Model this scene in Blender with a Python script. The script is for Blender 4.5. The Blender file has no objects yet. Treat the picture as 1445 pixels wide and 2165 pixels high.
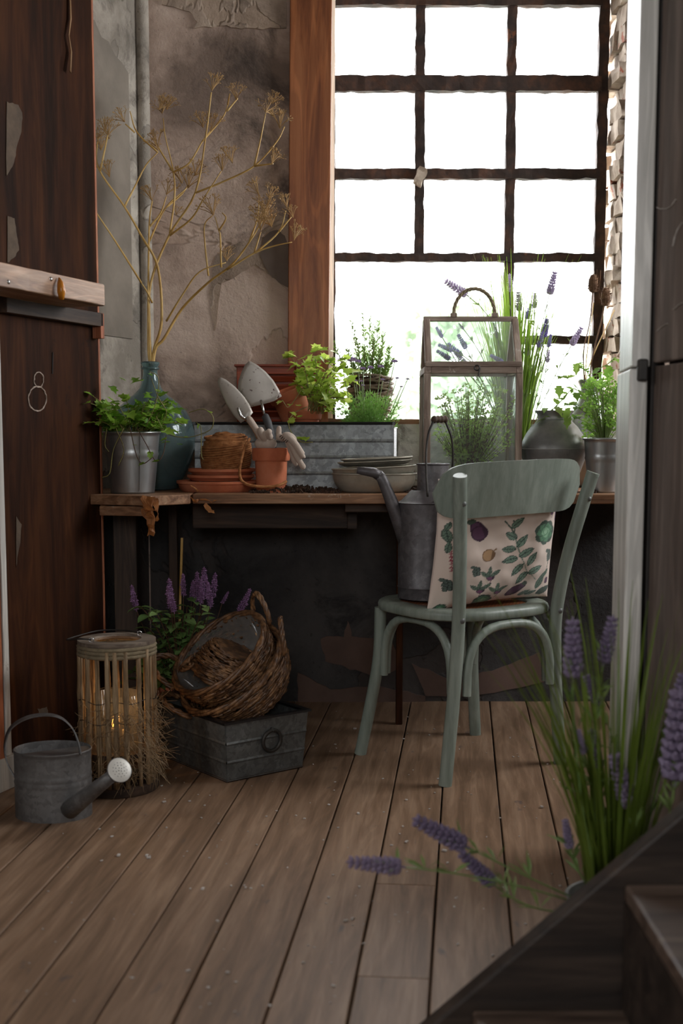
import bpy, bmesh, math, random
from mathutils import Vector, Matrix, Euler, noise

scene = bpy.context.scene
COL = scene.collection
PI = math.pi

# ------------------------------------------------------------------ camera
F, PX, PY, HORIZON, EYE = 2600.0, 722.5, 1190.0, 915.0, 0.96
PITCH = math.atan((PY - HORIZON) / F)
cam_data = bpy.data.cameras.new('camera')
cam = bpy.data.objects.new('camera', cam_data)
COL.objects.link(cam)
cam.location = (0, 0, EYE)
cam.rotation_euler = (PI / 2 - PITCH, 0, 0)
cam_data.sensor_fit = 'VERTICAL'
cam_data.sensor_height = 36
cam_data.lens = 36 * F / 2165
cam_data.shift_y = (PY - 1082.5) / 2165
cam_data.clip_start = 0.05
cam_data.dof.use_dof = True
cam_data.dof.focus_distance = 3.75
cam_data.dof.aperture_fstop = 3.2
scene.camera = cam

# ------------------------------------------------------------------ sky, light, exposure
world = bpy.data.worlds.new('world')
scene.world = world
world.use_nodes = True
wb = world.node_tree.nodes['Background']
wb.inputs[0].default_value = (0.97, 0.985, 1.0, 1)
wb.inputs[1].default_value = 16.0
scene.view_settings.view_transform = 'Standard'
scene.view_settings.look = 'None'
scene.view_settings.exposure = 0.0
scene.view_settings.gamma = 1.0
scene.view_settings.use_curve_mapping = False
cy = scene.cycles
cy.use_denoising = True
cy.max_bounces = 8
cy.diffuse_bounces = 4
cy.glossy_bounces = 3
cy.transmission_bounces = 6
cy.transparent_max_bounces = 24
cy.caustics_reflective = False
cy.caustics_refractive = False
cy.sample_clamp_indirect = 4.0


def portal(name, loc, rot, sx, sy):
    d = bpy.data.lights.new(name, 'AREA')
    d.shape = 'RECTANGLE'
    d.size, d.size_y = sx, sy
    d.cycles.is_portal = True
    o = bpy.data.objects.new(name, d)
    COL.objects.link(o)
    o.location, o.rotation_euler = loc, rot


portal('window_portal', (0.475, 4.64, 1.75), (-PI / 2, 0, 0), 1.1, 1.6)
portal('rear_fill_portal', (0.1, -1.98, 1.75), (PI / 2, 0, 0), 0.9, 0.9)  # unseen opening behind the camera, added for fill light
portal('side_window_portal', (2.53, 3.6, 2.1), (0, PI / 2, 0), 1.1, 1.3)
portal('left_fill_portal', (-2.33, 0.9, 1.95), (0, -PI / 2, 0), 0.9, 0.8)  # unseen opening on the left, added to fill the post and panel

# ------------------------------------------------------------------ helpers


def at(x, y, Y):
    """room point at depth Y that the photograph shows at pixel x, y"""
    dx, dy = (x - PX) / F, (PY - y) / F
    b = math.cos(PITCH) + dy * math.sin(PITCH)
    c = -math.sin(PITCH) + dy * math.cos(PITCH)
    s = Y / b
    return Vector((dx * s, Y, EYE + c * s))


def ax(x, Y, z=0.775):
    """X coordinate at depth Y and height z"""
    zc = Y * math.cos(PITCH) - (z - EYE) * math.sin(PITCH)
    return (x - PX) / F * zc


def lin(c):
    return tuple((v / 255 / 12.92) if v <= 10 else ((v / 255 + 0.055) / 1.055) ** 2.4 for v in c)


def link(o, parent=None):
    COL.objects.link(o)
    if parent is not None:
        o.parent = parent
    return o


def tag(o, label=None, cat=None, group=None, kind=None):
    if label: o['label'] = label
    if cat: o['category'] = cat
    if group: o['group'] = group
    if kind: o['kind'] = kind
    return o


def thing(name, label, cat, loc=(0, 0, 0), rz=0, group=None, kind=None, rot=None):
    o = bpy.data.objects.new(name, None)
    o.empty_display_size = 0.05
    COL.objects.link(o)
    o.location = loc
    o.rotation_euler = rot if rot else (0, 0, rz)
    return tag(o, label, cat, group, kind)


class MB:
    """collects geometry for one mesh"""

    def __init__(s):
        s.v, s.f = [], []

    def add(s, v, f):
        n = len(s.v)
        s.v += [tuple(p) for p in v]
        s.f += [tuple(i + n for i in q) for q in f]
        return s

    def box(s, c, d, rz=0, m=None):
        x, y, z = d[0] / 2, d[1] / 2, d[2] / 2
        vs = [Vector((a * x, b * y, e * z)) for a in (-1, 1) for b in (-1, 1) for e in (-1, 1)]
        R = m if m is not None else Matrix.Rotation(rz, 3, 'Z')
        vs = [R @ p + Vector(c) for p in vs]
        return s.add(vs, [(0, 1, 3, 2), (4, 6, 7, 5), (0, 4, 5, 1), (2, 3, 7, 6), (0, 2, 6, 4), (1, 5, 7, 3)])

    def tube(s, pts, r, n=8, closed=False, cap=True, flat=1.0):
        pts = [Vector(p) for p in pts]
        N = len(pts)
        rs = [r] * N if isinstance(r, (int, float)) else list(r)
        vs = []
        up = None
        for i, p in enumerate(pts):
            if closed:
                t = pts[(i + 1) % N] - pts[i - 1]
            else:
                t = pts[min(i + 1, N - 1)] - pts[max(i - 1, 0)]
            if t.length < 1e-9: t = Vector((0, 0, 1))
            t.normalize()
            if up is None:
                up = Vector((0, 0, 1)) if abs(t.z) < 0.9 else Vector((1, 0, 0))
            a = t.cross(up)
            if a.length < 1e-6:
                a = t.orthogonal()
            a.normalize()
            b = a.cross(t).normalized()
            up = b
            for k in range(n):
                th = 2 * PI * k / n
                vs.append(p + a * (math.cos(th) * rs[i]) + b * (math.sin(th) * rs[i] * flat))
        fs = []
        for i in range(N if closed else N - 1):
            j = (i + 1) % N
            for k in range(n):
                l = (k + 1) % n
                fs.append((i * n + k, i * n + l, j * n + l, j * n + k))
        if cap and not closed:
            fs.append(tuple(range(n - 1, -1, -1)))
            fs.append(tuple((N - 1) * n + k for k in range(n)))
        return s.add(vs, fs)

    def lathe(s, prof, n=32, sx=1.0, sy=1.0, c=(0, 0, 0), a0=0, a1=2 * PI):
        full = abs(a1 - a0 - 2 * PI) < 1e-6
        m = n if full else n + 1
        vs, fs = [], []
        for r, z in prof:
            for k in range(m):
                th = a0 + (a1 - a0) * k / n
                vs.append((c[0] + r * math.cos(th) * sx, c[1] + r * math.sin(th) * sy, c[2] + z))
        for i in range(len(prof) - 1):
            for k in range(n):
                l = (k + 1) % m
                fs.append((i * m + k, i * m + l, (i + 1) * m + l, (i + 1) * m + k))
        return s.add(vs, fs)

    def prism(s, poly, z0, z1):
        n = len(poly)
        vs = [(p[0], p[1], z0) for p in poly] + [(p[0], p[1], z1) for p in poly]
        fs = [tuple(range(n - 1, -1, -1)), tuple(range(n, 2 * n))]
        fs += [(i, (i + 1) % n, n + (i + 1) % n, n + i) for i in range(n)]
        return s.add(vs, fs)

    def tf(s, m):
        s.v = [tuple(m @ Vector(p)) for p in s.v]
        return s

    def jitter(s, amp, sc=8.0, seed=0.0):
        o = []
        for p in s.v:
            q = Vector(p)
            d = noise.noise_vector(q * sc + Vector((seed, seed * 1.7, -seed)))
            o.append(tuple(q + d * amp))
        s.v = o
        return s

    def mesh(s, name, mat, smooth=False):
        me = bpy.data.meshes.new(name)
        me.from_pydata(s.v, [], s.f)
        me.validate()
        bm = bmesh.new()
        bm.from_mesh(me)
        bmesh.ops.recalc_face_normals(bm, faces=bm.faces)
        bm.to_mesh(me)
        bm.free()
        if smooth:
            me.polygons.foreach_set('use_smooth', [True] * len(me.polygons))
        if mat: me.materials.append(mat)
        return me

    def build(s, name, mat, parent=None, smooth=False, loc=(0, 0, 0), rot=(0, 0, 0), auto=None, bevel=0):
        me = s.mesh(name, mat, smooth)
        o = bpy.data.objects.new(name, me)
        link(o, parent)
        o.location, o.rotation_euler = loc, rot
        if auto is not None:
            me.polygons.foreach_set('use_smooth', [True] * len(me.polygons))
            me.set_sharp_from_angle(angle=math.radians(auto))
        if bevel:
            b = o.modifiers.new('bevel', 'BEVEL')
            b.width, b.segments, b.limit_method = bevel, 2, 'ANGLE'
        return o


def rough_bar(length, w, h, seg, amp, seed=0.0, sc=14.0):
    """a bar along local X with lumpy faces"""
    m = MB()
    ring = [(-w / 2, -h / 2), (0, -h / 2), (w / 2, -h / 2), (w / 2, 0), (w / 2, h / 2), (0, h / 2), (-w / 2, h / 2), (-w / 2, 0)]
    vs, fs = [], []
    for i in range(seg + 1):
        x = -length / 2 + length * i / seg
        for a, b in ring:
            vs.append((x, a, b))
    for i in range(seg):
        for k in range(8):
            l = (k + 1) % 8
            fs.append((i * 8 + k, i * 8 + l, (i + 1) * 8 + l, (i + 1) * 8 + k))
    fs.append(tuple(range(7, -1, -1)))
    fs.append(tuple(seg * 8 + k for k in range(8)))
    m.add(vs, fs)
    m.jitter(amp, sc, seed)
    return m


def smooth_path(pts, n=6):
    """Catmull-Rom through points"""
    P = [Vector(p) for p in pts]
    P = [P[0] * 2 - P[1]] + P + [P[-1] * 2 - P[-2]]
    out = []
    for i in range(1, len(P) - 2):
        a, b, c, d = P[i - 1:i + 3]
        for k in range(n):
            t = k / n
            out.append(0.5 * ((2 * b) + (c - a) * t + (2 * a - 5 * b + 4 * c - d) * t * t + (-a + 3 * b - 3 * c + d) * t ** 3))
    out.append(P[-2])
    return out


def mat_new(name):
    m = bpy.data.materials.new(name)
    m.use_nodes = True
    nt = m.node_tree
    return m, nt, nt.nodes, nt.links, nt.nodes['Principled BSDF']


def ramp(nodes, stops, interp='LINEAR'):
    r = nodes.new('ShaderNodeValToRGB')
    r.color_ramp.interpolation = interp
    e = r.color_ramp.elements
    while len(e) < len(stops): e.new(0.5)
    for i, (p, c) in enumerate(stops):
        e[i].position = p
        e[i].color = (*c[:3], 1)
    return r


def coords(nodes, links, stretch=(1, 1, 1), rand=True):
    tc = nodes.new('ShaderNodeTexCoord')
    mp = nodes.new('ShaderNodeMapping')
    mp.inputs['Scale'].default_value = stretch
    links.new(tc.outputs['Object'], mp.inputs['Vector'])
    if rand:
        oi = nodes.new('ShaderNodeObjectInfo')
        ml = nodes.new('ShaderNodeMath')
        ml.operation = 'MULTIPLY'
        ml.inputs[1].default_value = 37.0
        links.new(oi.outputs['Random'], ml.inputs[0])
        links.new(ml.outputs[0], mp.inputs['Location'])
    return mp.outputs[0]


def noise_tex(nodes, links, vec, scale, detail=5, rough=0.6, dist=0.0):
    n = nodes.new('ShaderNodeTexNoise')
    n.inputs['Scale'].default_value = scale
    n.inputs['Detail'].default_value = detail
    n.inputs['Roughness'].default_value = rough
    n.inputs['Distortion'].default_value = dist
    links.new(vec, n.inputs['Vector'])
    return n.outputs[0]


def mixc(nodes, links, fac, a, b, mode='MIX'):
    m = nodes.new('ShaderNodeMix')
    m.data_type = 'RGBA'
    m.blend_type = mode
    for v, i in ((fac, 0), (a, 6), (b, 7)):
        if isinstance(v, (int, float)): m.inputs[i].default_value = v
        elif isinstance(v, tuple): m.inputs[i].default_value = (*v[:3], 1)
        else: links.new(v, m.inputs[i])
    return m.outputs[2]


def bump(nodes, links, b, height, strength=0.3, dist=0.01):
    n = nodes.new('ShaderNodeBump')
    n.inputs['Strength'].default_value = strength
    n.inputs['Distance'].default_value = dist
    links.new(height, n.inputs['Height'])
    links.new(n.outputs[0], b.inputs['Normal'])


def M(name, c1, c2, c3=None, scale=8, detail=5, stretch=(1, 1, 1), rough=0.7, metal=0.0, bmp=0.2, bscale=40, bdist=0.004,
      lo=0.3, hi=0.7, spots=None, spot_scale=20, spot_lo=0.62, rvar=0.0, rand=True, sheen=0):
    """two- or three-tone mottled surface with fine relief and optional spots of wear"""
    m, nt, N, L, b = mat_new(name)
    v = coords(N, L, stretch, rand)
    n1 = noise_tex(N, L, v, scale, detail)
    st = [(lo, lin(c1)), (hi, lin(c2))] if c3 is None else [(lo, lin(c1)), ((lo + hi) / 2, lin(c2)), (hi, lin(c3))]
    r = ramp(N, st)
    L.new(n1, r.inputs[0])
    out = r.outputs[0]
    if spots:
        n3 = noise_tex(N, L, v, spot_scale, 4, 0.7)
        r3 = ramp(N, [(spot_lo, (0, 0, 0)), (spot_lo + 0.05, (1, 1, 1))])
        L.new(n3, r3.inputs[0])
        out = mixc(N, L, r3.outputs[0], out, lin(spots))
    L.new(out, b.inputs['Base Color'])
    b.inputs['Roughness'].default_value = rough
    b.inputs['Metallic'].default_value = metal
    if sheen: b.inputs['Sheen Weight'].default_value = sheen
    if rvar:
        mr = N.new('ShaderNodeMapRange')
        mr.inputs[3].default_value = rough - rvar
        mr.inputs[4].default_value = rough + rvar
        L.new(n1, mr.inputs[0])
        L.new(mr.outputs[0], b.inputs['Roughness'])
    if bmp:
        n2 = noise_tex(N, L, v, bscale, 4, 0.65)
        bump(N, L, b, n2, bmp, bdist)
    return m


def wood(name, c1, c2, c3, axis=0, scale=3.0, grain=16.0, rough=0.6, bmp=0.25, worn=None, worn_lo=0.6, stain=None, stain_lo=0.6, spec=0.4, rings=0.55, flecks=None):
    """grain running along one local axis, growth rings, wear and dark stains"""
    m, nt, N, L, b = mat_new(name)
    st = [grain, grain, grain]
    st[axis] = 1.0
    v = coords(N, L, tuple(st))
    vr = coords(N, L, (1, 1, 1))
    n1 = noise_tex(N, L, v, scale, 6, 0.65, 0.4)
    r = ramp(N, [(0.36, lin(c1)), (0.5, lin(c2)), (0.65, lin(c3))])
    L.new(n1, r.inputs[0])
    out = r.outputs[0]
    st2 = [5.0, 5.0, 5.0]
    st2[axis] = 0.5
    v2 = coords(N, L, tuple(st2))
    n4 = noise_tex(N, L, v2, scale, 2, 0.5, 0.3)
    sn = N.new('ShaderNodeMath'); sn.operation = 'MULTIPLY'; sn.inputs[1].default_value = 60.0
    L.new(n4, sn.inputs[0])
    si = N.new('ShaderNodeMath'); si.operation = 'SINE'
    L.new(sn.outputs[0], si.inputs[0])
    rr = ramp(N, [(0.35, (0.62, 0.62, 0.62)), (0.9, (1, 1, 1))])
    L.new(si.outputs[0], rr.inputs[0])
    out = mixc(N, L, rings, out, rr.outputs[0], 'MULTIPLY')
    if stain:
        n3 = noise_tex(N, L, vr, 5.0, 6, 0.7)
        r3 = ramp(N, [(stain_lo, (0, 0, 0)), (stain_lo + 0.08, (1, 1, 1))])
        L.new(n3, r3.inputs[0])
        out = mixc(N, L, r3.outputs[0], out, lin(stain))
    if worn:
        n5 = noise_tex(N, L, vr, 9.0, 7, 0.75)
        r5 = ramp(N, [(worn_lo, (0, 0, 0)), (worn_lo + 0.06, (1, 1, 1))])
        L.new(n5, r5.inputs[0])
        out = mixc(N, L, r5.outputs[0], out, lin(worn))
    if flecks:
        vf = coords(N, L, (0.45, 1, 1))
        nf = noise_tex(N, L, vf, 22.0, 3, 0.5)
        rf = ramp(N, [(0.68, (0, 0, 0)), (0.76, (0.8, 0.8, 0.8))])
        L.new(nf, rf.inputs[0])
        out = mixc(N, L, rf.outputs[0], out, lin(flecks))
    L.new(out, b.inputs['Base Color'])
    b.inputs['Roughness'].default_value = rough
    b.inputs['Specular IOR Level'].default_value = spec
    bump(N, L, b, n1, bmp * 1.5, 0.003)
    return m


def leaf_mat(name, c1, c2, trans=0.35, rough=0.45, scale=30):
    """leaf: colour varies from leaf to leaf and over the blade; lets some light through"""
    m, nt, N, L, b = mat_new(name)
    oi = N.new('ShaderNodeObjectInfo')
    v = coords(N, L, (1, 1, 1), False)
    n1 = noise_tex(N, L, v, scale, 3)
    ad = N.new('ShaderNodeMath'); ad.operation = 'ADD'
    L.new(oi.outputs['Random'], ad.inputs[0]); L.new(n1, ad.inputs[1])
    hf = N.new('ShaderNodeMath'); hf.operation = 'MULTIPLY'; hf.inputs[1].default_value = 0.5
    L.new(ad.outputs[0], hf.inputs[0])
    r = ramp(N, [(0.2, lin(c1)), (0.75, lin(c2))])
    L.new(hf.outputs[0], r.inputs[0])
    L.new(r.outputs[0], b.inputs['Base Color'])
    b.inputs['Roughness'].default_value = rough
    tr = N.new('ShaderNodeBsdfTranslucent')
    L.new(r.outputs[0], tr.inputs[0])
    mx = N.new('ShaderNodeMixShader')
    mx.inputs[0].default_value = trans
    L.new(b.outputs[0], mx.inputs[1]); L.new(tr.outputs[0], mx.inputs[2])
    L.new(mx.outputs[0], N['Material Output'].inputs[0])
    return m


def glass_mat(name, film=0.05, tint=(1, 1, 1), refl=0.08, filmcol=(0.8, 0.8, 0.78)):
    """thin pane: clear, a little reflective, with a pale film of dust and haze"""
    m, nt, N, L, b = mat_new(name)
    N.remove(b)
    t = N.new('ShaderNodeBsdfTransparent'); t.inputs[0].default_value = (*tint, 1)
    g = N.new('ShaderNodeBsdfGlossy'); g.inputs['Roughness'].default_value = 0.05
    lw = N.new('ShaderNodeLayerWeight'); lw.inputs[0].default_value = 0.25
    mr = N.new('ShaderNodeMapRange'); mr.inputs[3].default_value = refl * 0.5; mr.inputs[4].default_value = 0.6
    L.new(lw.outputs['Fresnel'], mr.inputs[0])
    x1 = N.new('ShaderNodeMixShader'); L.new(mr.outputs[0], x1.inputs[0]); L.new(t.outputs[0], x1.inputs[1]); L.new(g.outputs[0], x1.inputs[2])
    d = N.new('ShaderNodeBsdfTranslucent'); d.inputs[0].default_value = (*filmcol, 1)
    df = N.new('ShaderNodeBsdfDiffuse'); df.inputs[0].default_value = (*filmcol, 1)
    x0 = N.new('ShaderNodeMixShader'); x0.inputs[0].default_value = 0.5
    L.new(d.outputs[0], x0.inputs[1]); L.new(df.outputs[0], x0.inputs[2])
    v = coords(N, L, (1, 1, 1))
    n = noise_tex(N, L, v, 6, 5)
    mf = N.new('ShaderNodeMapRange'); mf.inputs[1].default_value = 0.3; mf.inputs[2].default_value = 0.75
    mf.inputs[3].default_value = film * 0.4; mf.inputs[4].default_value = film * 1.6
    L.new(n, mf.inputs[0])
    x2 = N.new('ShaderNodeMixShader'); L.new(mf.outputs[0], x2.inputs[0]); L.new(x1.outputs[0], x2.inputs[1]); L.new(x0.outputs[0], x2.inputs[2])
    L.new(x2.outputs[0], N['Material Output'].inputs[0])
    return m


def galvanised(name, c1, c2, rough=0.42, metal=0.75, scale=45, dirt=(70, 66, 60), dirt_lo=0.58):
    m, nt, N, L, b = mat_new(name)
    v = coords(N, L, (1, 1, 1))
    vo = N.new('ShaderNodeTexVoronoi'); vo.inputs['Scale'].default_value = scale
    n0 = noise_tex(N, L, v, 25, 3)
    av = mixc(N, L, 0.06, v, n0, 'ADD')
    L.new(av, vo.inputs['Vector'])
    sep = N.new('ShaderNodeSeparateColor'); L.new(vo.outputs['Color'], sep.inputs[0])
    r = ramp(N, [(0.1, lin(c1)), (0.9, lin(c2))]); L.new(sep.outputs[0], r.inputs[0])
    n2 = noise_tex(N, L, v, 5, 6, 0.7)
    r2 = ramp(N, [(dirt_lo - 0.22, (0, 0, 0)), (dirt_lo + 0.25, (0.85, 0.85, 0.85))]); L.new(n2, r2.inputs[0])
    out = mixc(N, L, r2.outputs[0], r.outputs[0], lin(dirt))
    L.new(out, b.inputs['Base Color'])
    b.inputs['Metallic'].default_value = metal
    mr = N.new('ShaderNodeMapRange'); mr.inputs[3].default_value = rough - 0.1; mr.inputs[4].default_value = rough + 0.2
    L.new(n2, mr.inputs[0]); L.new(mr.outputs[0], b.inputs['Roughness'])
    n3 = noise_tex(N, L, v, 18, 3)
    bump(N, L, b, n3, 0.15, 0.004)
    return m


def emit(name, c, s):
    m, nt, N, L, b = mat_new(name)
    b.inputs['Base Color'].default_value = (*lin(c), 1)
    b.inputs['Emission Color'].default_value = (*lin(c), 1)
    b.inputs['Emission Strength'].default_value = s
    return m


def plaster(name, c1, c2, c3, peel, dark, sc=1.0):
    """old lime plaster: cloudy tones, sooty stains, flaked patches with an edge"""
    m, nt, N, L, b = mat_new(name)
    v = coords(N, L, (1, 1, 1), False)
    n1 = noise_tex(N, L, v, 2.2 * sc, 7, 0.62, 0.3)
    r1 = ramp(N, [(0.38, lin(c1)), (0.5, lin(c2)), (0.62, lin(c3))]); L.new(n1, r1.inputs[0])
    n2 = noise_tex(N, L, v, 3.1 * sc, 9, 0.72, 0.6)
    r2 = ramp(N, [(0.52, (0, 0, 0)), (0.64, (0.85, 0.85, 0.85))]); L.new(n2, r2.inputs[0])
    o = mixc(N, L, r2.outputs[0], r1.outputs[0], lin(dark))
    n3 = noise_tex(N, L, v, 1.6 * sc, 5, 0.55, 0.5)
    r3 = ramp(N, [(0.565, (0, 0, 0)), (0.572, (1, 1, 1))]); L.new(n3, r3.inputs[0])
    o = mixc(N, L, r3.outputs[0], o, mixc(N, L, 0.55, o, lin(peel)))
    n5 = noise_tex(N, L, v, 60, 3, 0.6)
    r5 = ramp(N, [(0.66, (0, 0, 0)), (0.72, (0.6, 0.6, 0.6))]); L.new(n5, r5.inputs[0])
    o = mixc(N, L, r5.outputs[0], o, lin(dark))
    L.new(o, b.inputs['Base Color'])
    b.inputs['Roughness'].default_value = 0.85
    n4 = noise_tex(N, L, v, 28, 6, 0.7)
    hs = N.new('ShaderNodeMath'); hs.operation = 'MULTIPLY_ADD'; hs.inputs[1].default_value = -1.4
    L.new(r3.outputs[0], hs.inputs[0]); L.new(n4, hs.inputs[2])
    bump(N, L, b, hs.outputs[0], 0.6, 0.012)
    return m


# ------------------------------------------------------------------ materials
m_wall = plaster('old_plaster', (126, 108, 96), (178, 156, 141), (208, 187, 172), (190, 164, 146), (74, 64, 58))
m_wall_l = plaster('grey_plaster', (134, 126, 115), (170, 161, 149), (194, 186, 174), (120, 112, 102), (84, 77, 70), 1.3)
m_room = M('room_plaster', (128, 118, 106), (150, 140, 128), scale=3)
m_plank = wood('floor_plank', (116, 91, 70), (136, 108, 85), (156, 128, 104), axis=0, scale=2.2, grain=13, rough=0.55, worn=(186, 170, 158), worn_lo=0.71, stain=(96, 82, 76), stain_lo=0.67, rings=0.3, flecks=(92, 80, 76))
m_soilgap = M('gap_dirt', (16, 13, 11), (30, 25, 21), scale=60, rough=0.9)
m_jamb = wood('red_brown_timber', (126, 70, 36), (158, 94, 52), (178, 112, 68), axis=2, scale=2.0, grain=12, rough=0.45)
m_dark_wood = wood('dark_brown_timber', (36, 19, 9), (54, 29, 14), (72, 41, 20), axis=2, scale=1.6, grain=9, rough=0.8, spec=0.12, stain=(34, 22, 16), stain_lo=0.64)
m_edge_wood = wood('raw_edge_timber', (140, 78, 50), (170, 102, 70), (190, 125, 92), axis=2, scale=2, grain=9, rough=0.6)
m_shelf = wood('scuffed_shelf_timber', (134, 100, 76), (168, 132, 104), (190, 158, 132), axis=0, scale=2.5, grain=14, rough=0.5, worn=(196, 184, 170), worn_lo=0.64, stain=(72, 70, 70), stain_lo=0.68)
m_bench = wood('bench_timber', (112, 78, 54), (150, 110, 80), (176, 138, 106), axis=0, scale=3, grain=14, rough=0.65, worn=(186, 172, 156), worn_lo=0.6)
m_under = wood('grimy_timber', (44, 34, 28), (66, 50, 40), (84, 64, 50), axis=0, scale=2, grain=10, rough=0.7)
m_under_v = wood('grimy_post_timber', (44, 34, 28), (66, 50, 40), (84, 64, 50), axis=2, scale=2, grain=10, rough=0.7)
m_redwood = wood('red_stained_timber', (122, 50, 30), (158, 70, 42), (176, 88, 56), axis=0, scale=2, grain=10, rough=0.5)
m_white_wood = wood('whitewashed_timber', (184, 180, 172), (206, 202, 195), (222, 219, 212), axis=2, scale=2.2, grain=14, rough=0.4, worn=(140, 128, 116), worn_lo=0.68)
m_panel = wood('greyed_panel_timber', (84, 72, 64), (106, 92, 84), (128, 114, 105), axis=2, scale=1.6, grain=11, rough=0.38, worn=(196, 190, 182), worn_lo=0.70)
m_stair = wood('stair_timber', (34, 27, 23), (50, 40, 34), (66, 54, 46), axis=0, scale=2, grain=10, rough=0.5)
m_tread = wood('worn_tread_timber', (66, 52, 44), (92, 75, 64), (116, 98, 86), axis=0, scale=2, grain=10, rough=0.45, worn=(160, 146, 134), worn_lo=0.68)
m_iron = M('rusty_iron', (34, 26, 22), (58, 42, 34), (92, 60, 42), scale=14, rough=0.75, bmp=0.5, bscale=30, spots=(110, 66, 40), spot_scale=9, spot_lo=0.66)
m_glass = glass_mat('dusty_hazed_pane', film=0.045)  # dust film, strengthened to stand for glare haze over the view
m_cglass = glass_mat('cloche_pane', film=0.05, tint=(0.95, 0.98, 0.97))
m_galv = galvanised('galvanised_zinc', (142, 147, 149), (176, 181, 183), rough=0.5, metal=0.5, scale=75)
m_galv_d = galvanised('weathered_zinc', (104, 108, 108), (132, 136, 136), rough=0.5, metal=0.5, scale=80, dirt=(66, 60, 52), dirt_lo=0.5)
m_zinc_s = M('brushed_zinc', (150, 152, 152), (196, 198, 198), scale=5, stretch=(3, 3, .6), rough=0.34, metal=0.85, bmp=0.08)
m_pewter = M('dull_pewter', (92, 92, 91), (132, 132, 129), (164, 163, 158), scale=6, rough=0.42, metal=0.35, bmp=0.12, rvar=0.1)
m_iron_s = M('dark_iron', (40, 38, 36), (66, 62, 58), scale=12, rough=0.5, metal=0.5)
m_chrome = M('bright_steel', (190, 190, 190), (215, 215, 215), scale=4, rough=0.25, metal=1.0, bmp=0.0)
m_terra = M('terracotta', (172, 90, 58), (196, 112, 76), (206, 132, 98), scale=9, rough=0.8, bmp=0.15, bscale=60, spots=(208, 164, 138), spot_scale=6, spot_lo=0.68)
m_soil = M('potting_soil', (34, 24, 18), (62, 44, 32), (88, 60, 42), scale=40, rough=0.95, bmp=0.6, bscale=90, bdist=0.006)

# ------------------------------------------------------------------ the setting
TH = math.atan((980 - PX) / F)              # the floorboards run a little to the right
u = Vector((math.sin(TH), math.cos(TH), 0))
w = Vector((math.cos(TH), -math.sin(TH), 0))

floor = MB().box((0.1, 1.3, -0.06), (5.2, 7.2, 0.05)).build('floor', m_soilgap)
tag(floor, 'worn wooden plank floor', None, kind='structure')
random.seed(3)
PW = 0.1385
seam0 = Vector((-0.549, 1.918, 0)).dot(w)
bounds = [seam0 + PW * k + (0.006 * math.sin(k * 2.3)) for k in range(-10, 21)]
plank_cuts = {14: [2.08 / math.cos(TH), 2.53 / math.cos(TH)], 11: [0.6], 17: [1.1], 9: [1.2], 13: [0.9]}


def plank(s0, s1, t0, t1, i):
    L, Wd = t1 - t0, s1 - s0 - 0.004
    m = MB()
    segs = max(4, int(L / 0.25))
    vs, fs = [], []
    b = 0.002
    prof = [(-Wd / 2, -0.03), (-Wd / 2, -b), (-Wd / 2 + b, 0), (Wd / 2 - b, 0), (Wd / 2, -b), (Wd / 2, -0.03)]
    for k in range(segs + 1):
        x = -L / 2 + L * k / segs
        for j, (a, z) in enumerate(prof):
            e = noise.noise(Vector((x * 3.1, i * 5.7 + (j > 2), 0))) * 0.0012
            vs.append((x, a + (e if j < 3 else -e), z + noise.noise(Vector((x * 0.9, i * 3.3, 1))) * 0.0012))
    for k in range(segs):
        for j in range(6):
            l = (j + 1) % 6
            fs.append((k * 6 + j, k * 6 + l, (k + 1) * 6 + l, (k + 1) * 6 + j))
    fs.append(tuple(range(5, -1, -1))); fs.append(tuple(segs * 6 + j for j in range(6)))
    m.add(vs, fs)
    o = m.build('plank', m_plank, floor)
    c = w * ((s0 + s1) / 2) + u * ((t0 + t1) / 2)
    o.location = (c.x, c.y, 0)
    o.rotation_euler = (0, 0, PI / 2 - TH)


for i in range(len(bounds) - 1):
    cuts = [-2.1] + plank_cuts.get(i, []) + [4.62]
    for a, b2 in zip(cuts[:-1], cuts[1:]):
        plank(bounds[i], bounds[i + 1], a + 0.002, b2 - 0.002, i)

# back wall with its window opening
WY = 4.35
OX0, OX1, OZ0, OZ1 = -0.05, 0.982, 1.0, 2.62
wall = MB()
wall.box(((-2.4 + OX0) / 2, WY + 0.15, 1.4), (OX0 + 2.4, 0.3, 2.9))
wall.box(((2.6 + OX1 + 0.03) / 2, WY + 0.15, 1.4), (2.6 - OX1 - 0.03, 0.3, 2.9))
wall.box(((OX0 + OX1 + 0.03) / 2, WY + 0.15, (OZ0 - 0.02) / 2), (OX1 - OX0 + 0.03, 0.3, OZ0 - 0.02))
wall.box(((OX0 + OX1 + 0.03) / 2, WY + 0.15, (2.85 + OZ1) / 2), (OX1 - OX0 + 0.03, 0.3, 2.85 - OZ1))
tag(wall.build('wall_back', m_wall), 'stained grey-brown plaster wall around the window', kind='structure')
wall_back = bpy.data.objects['wall_back']

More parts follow.
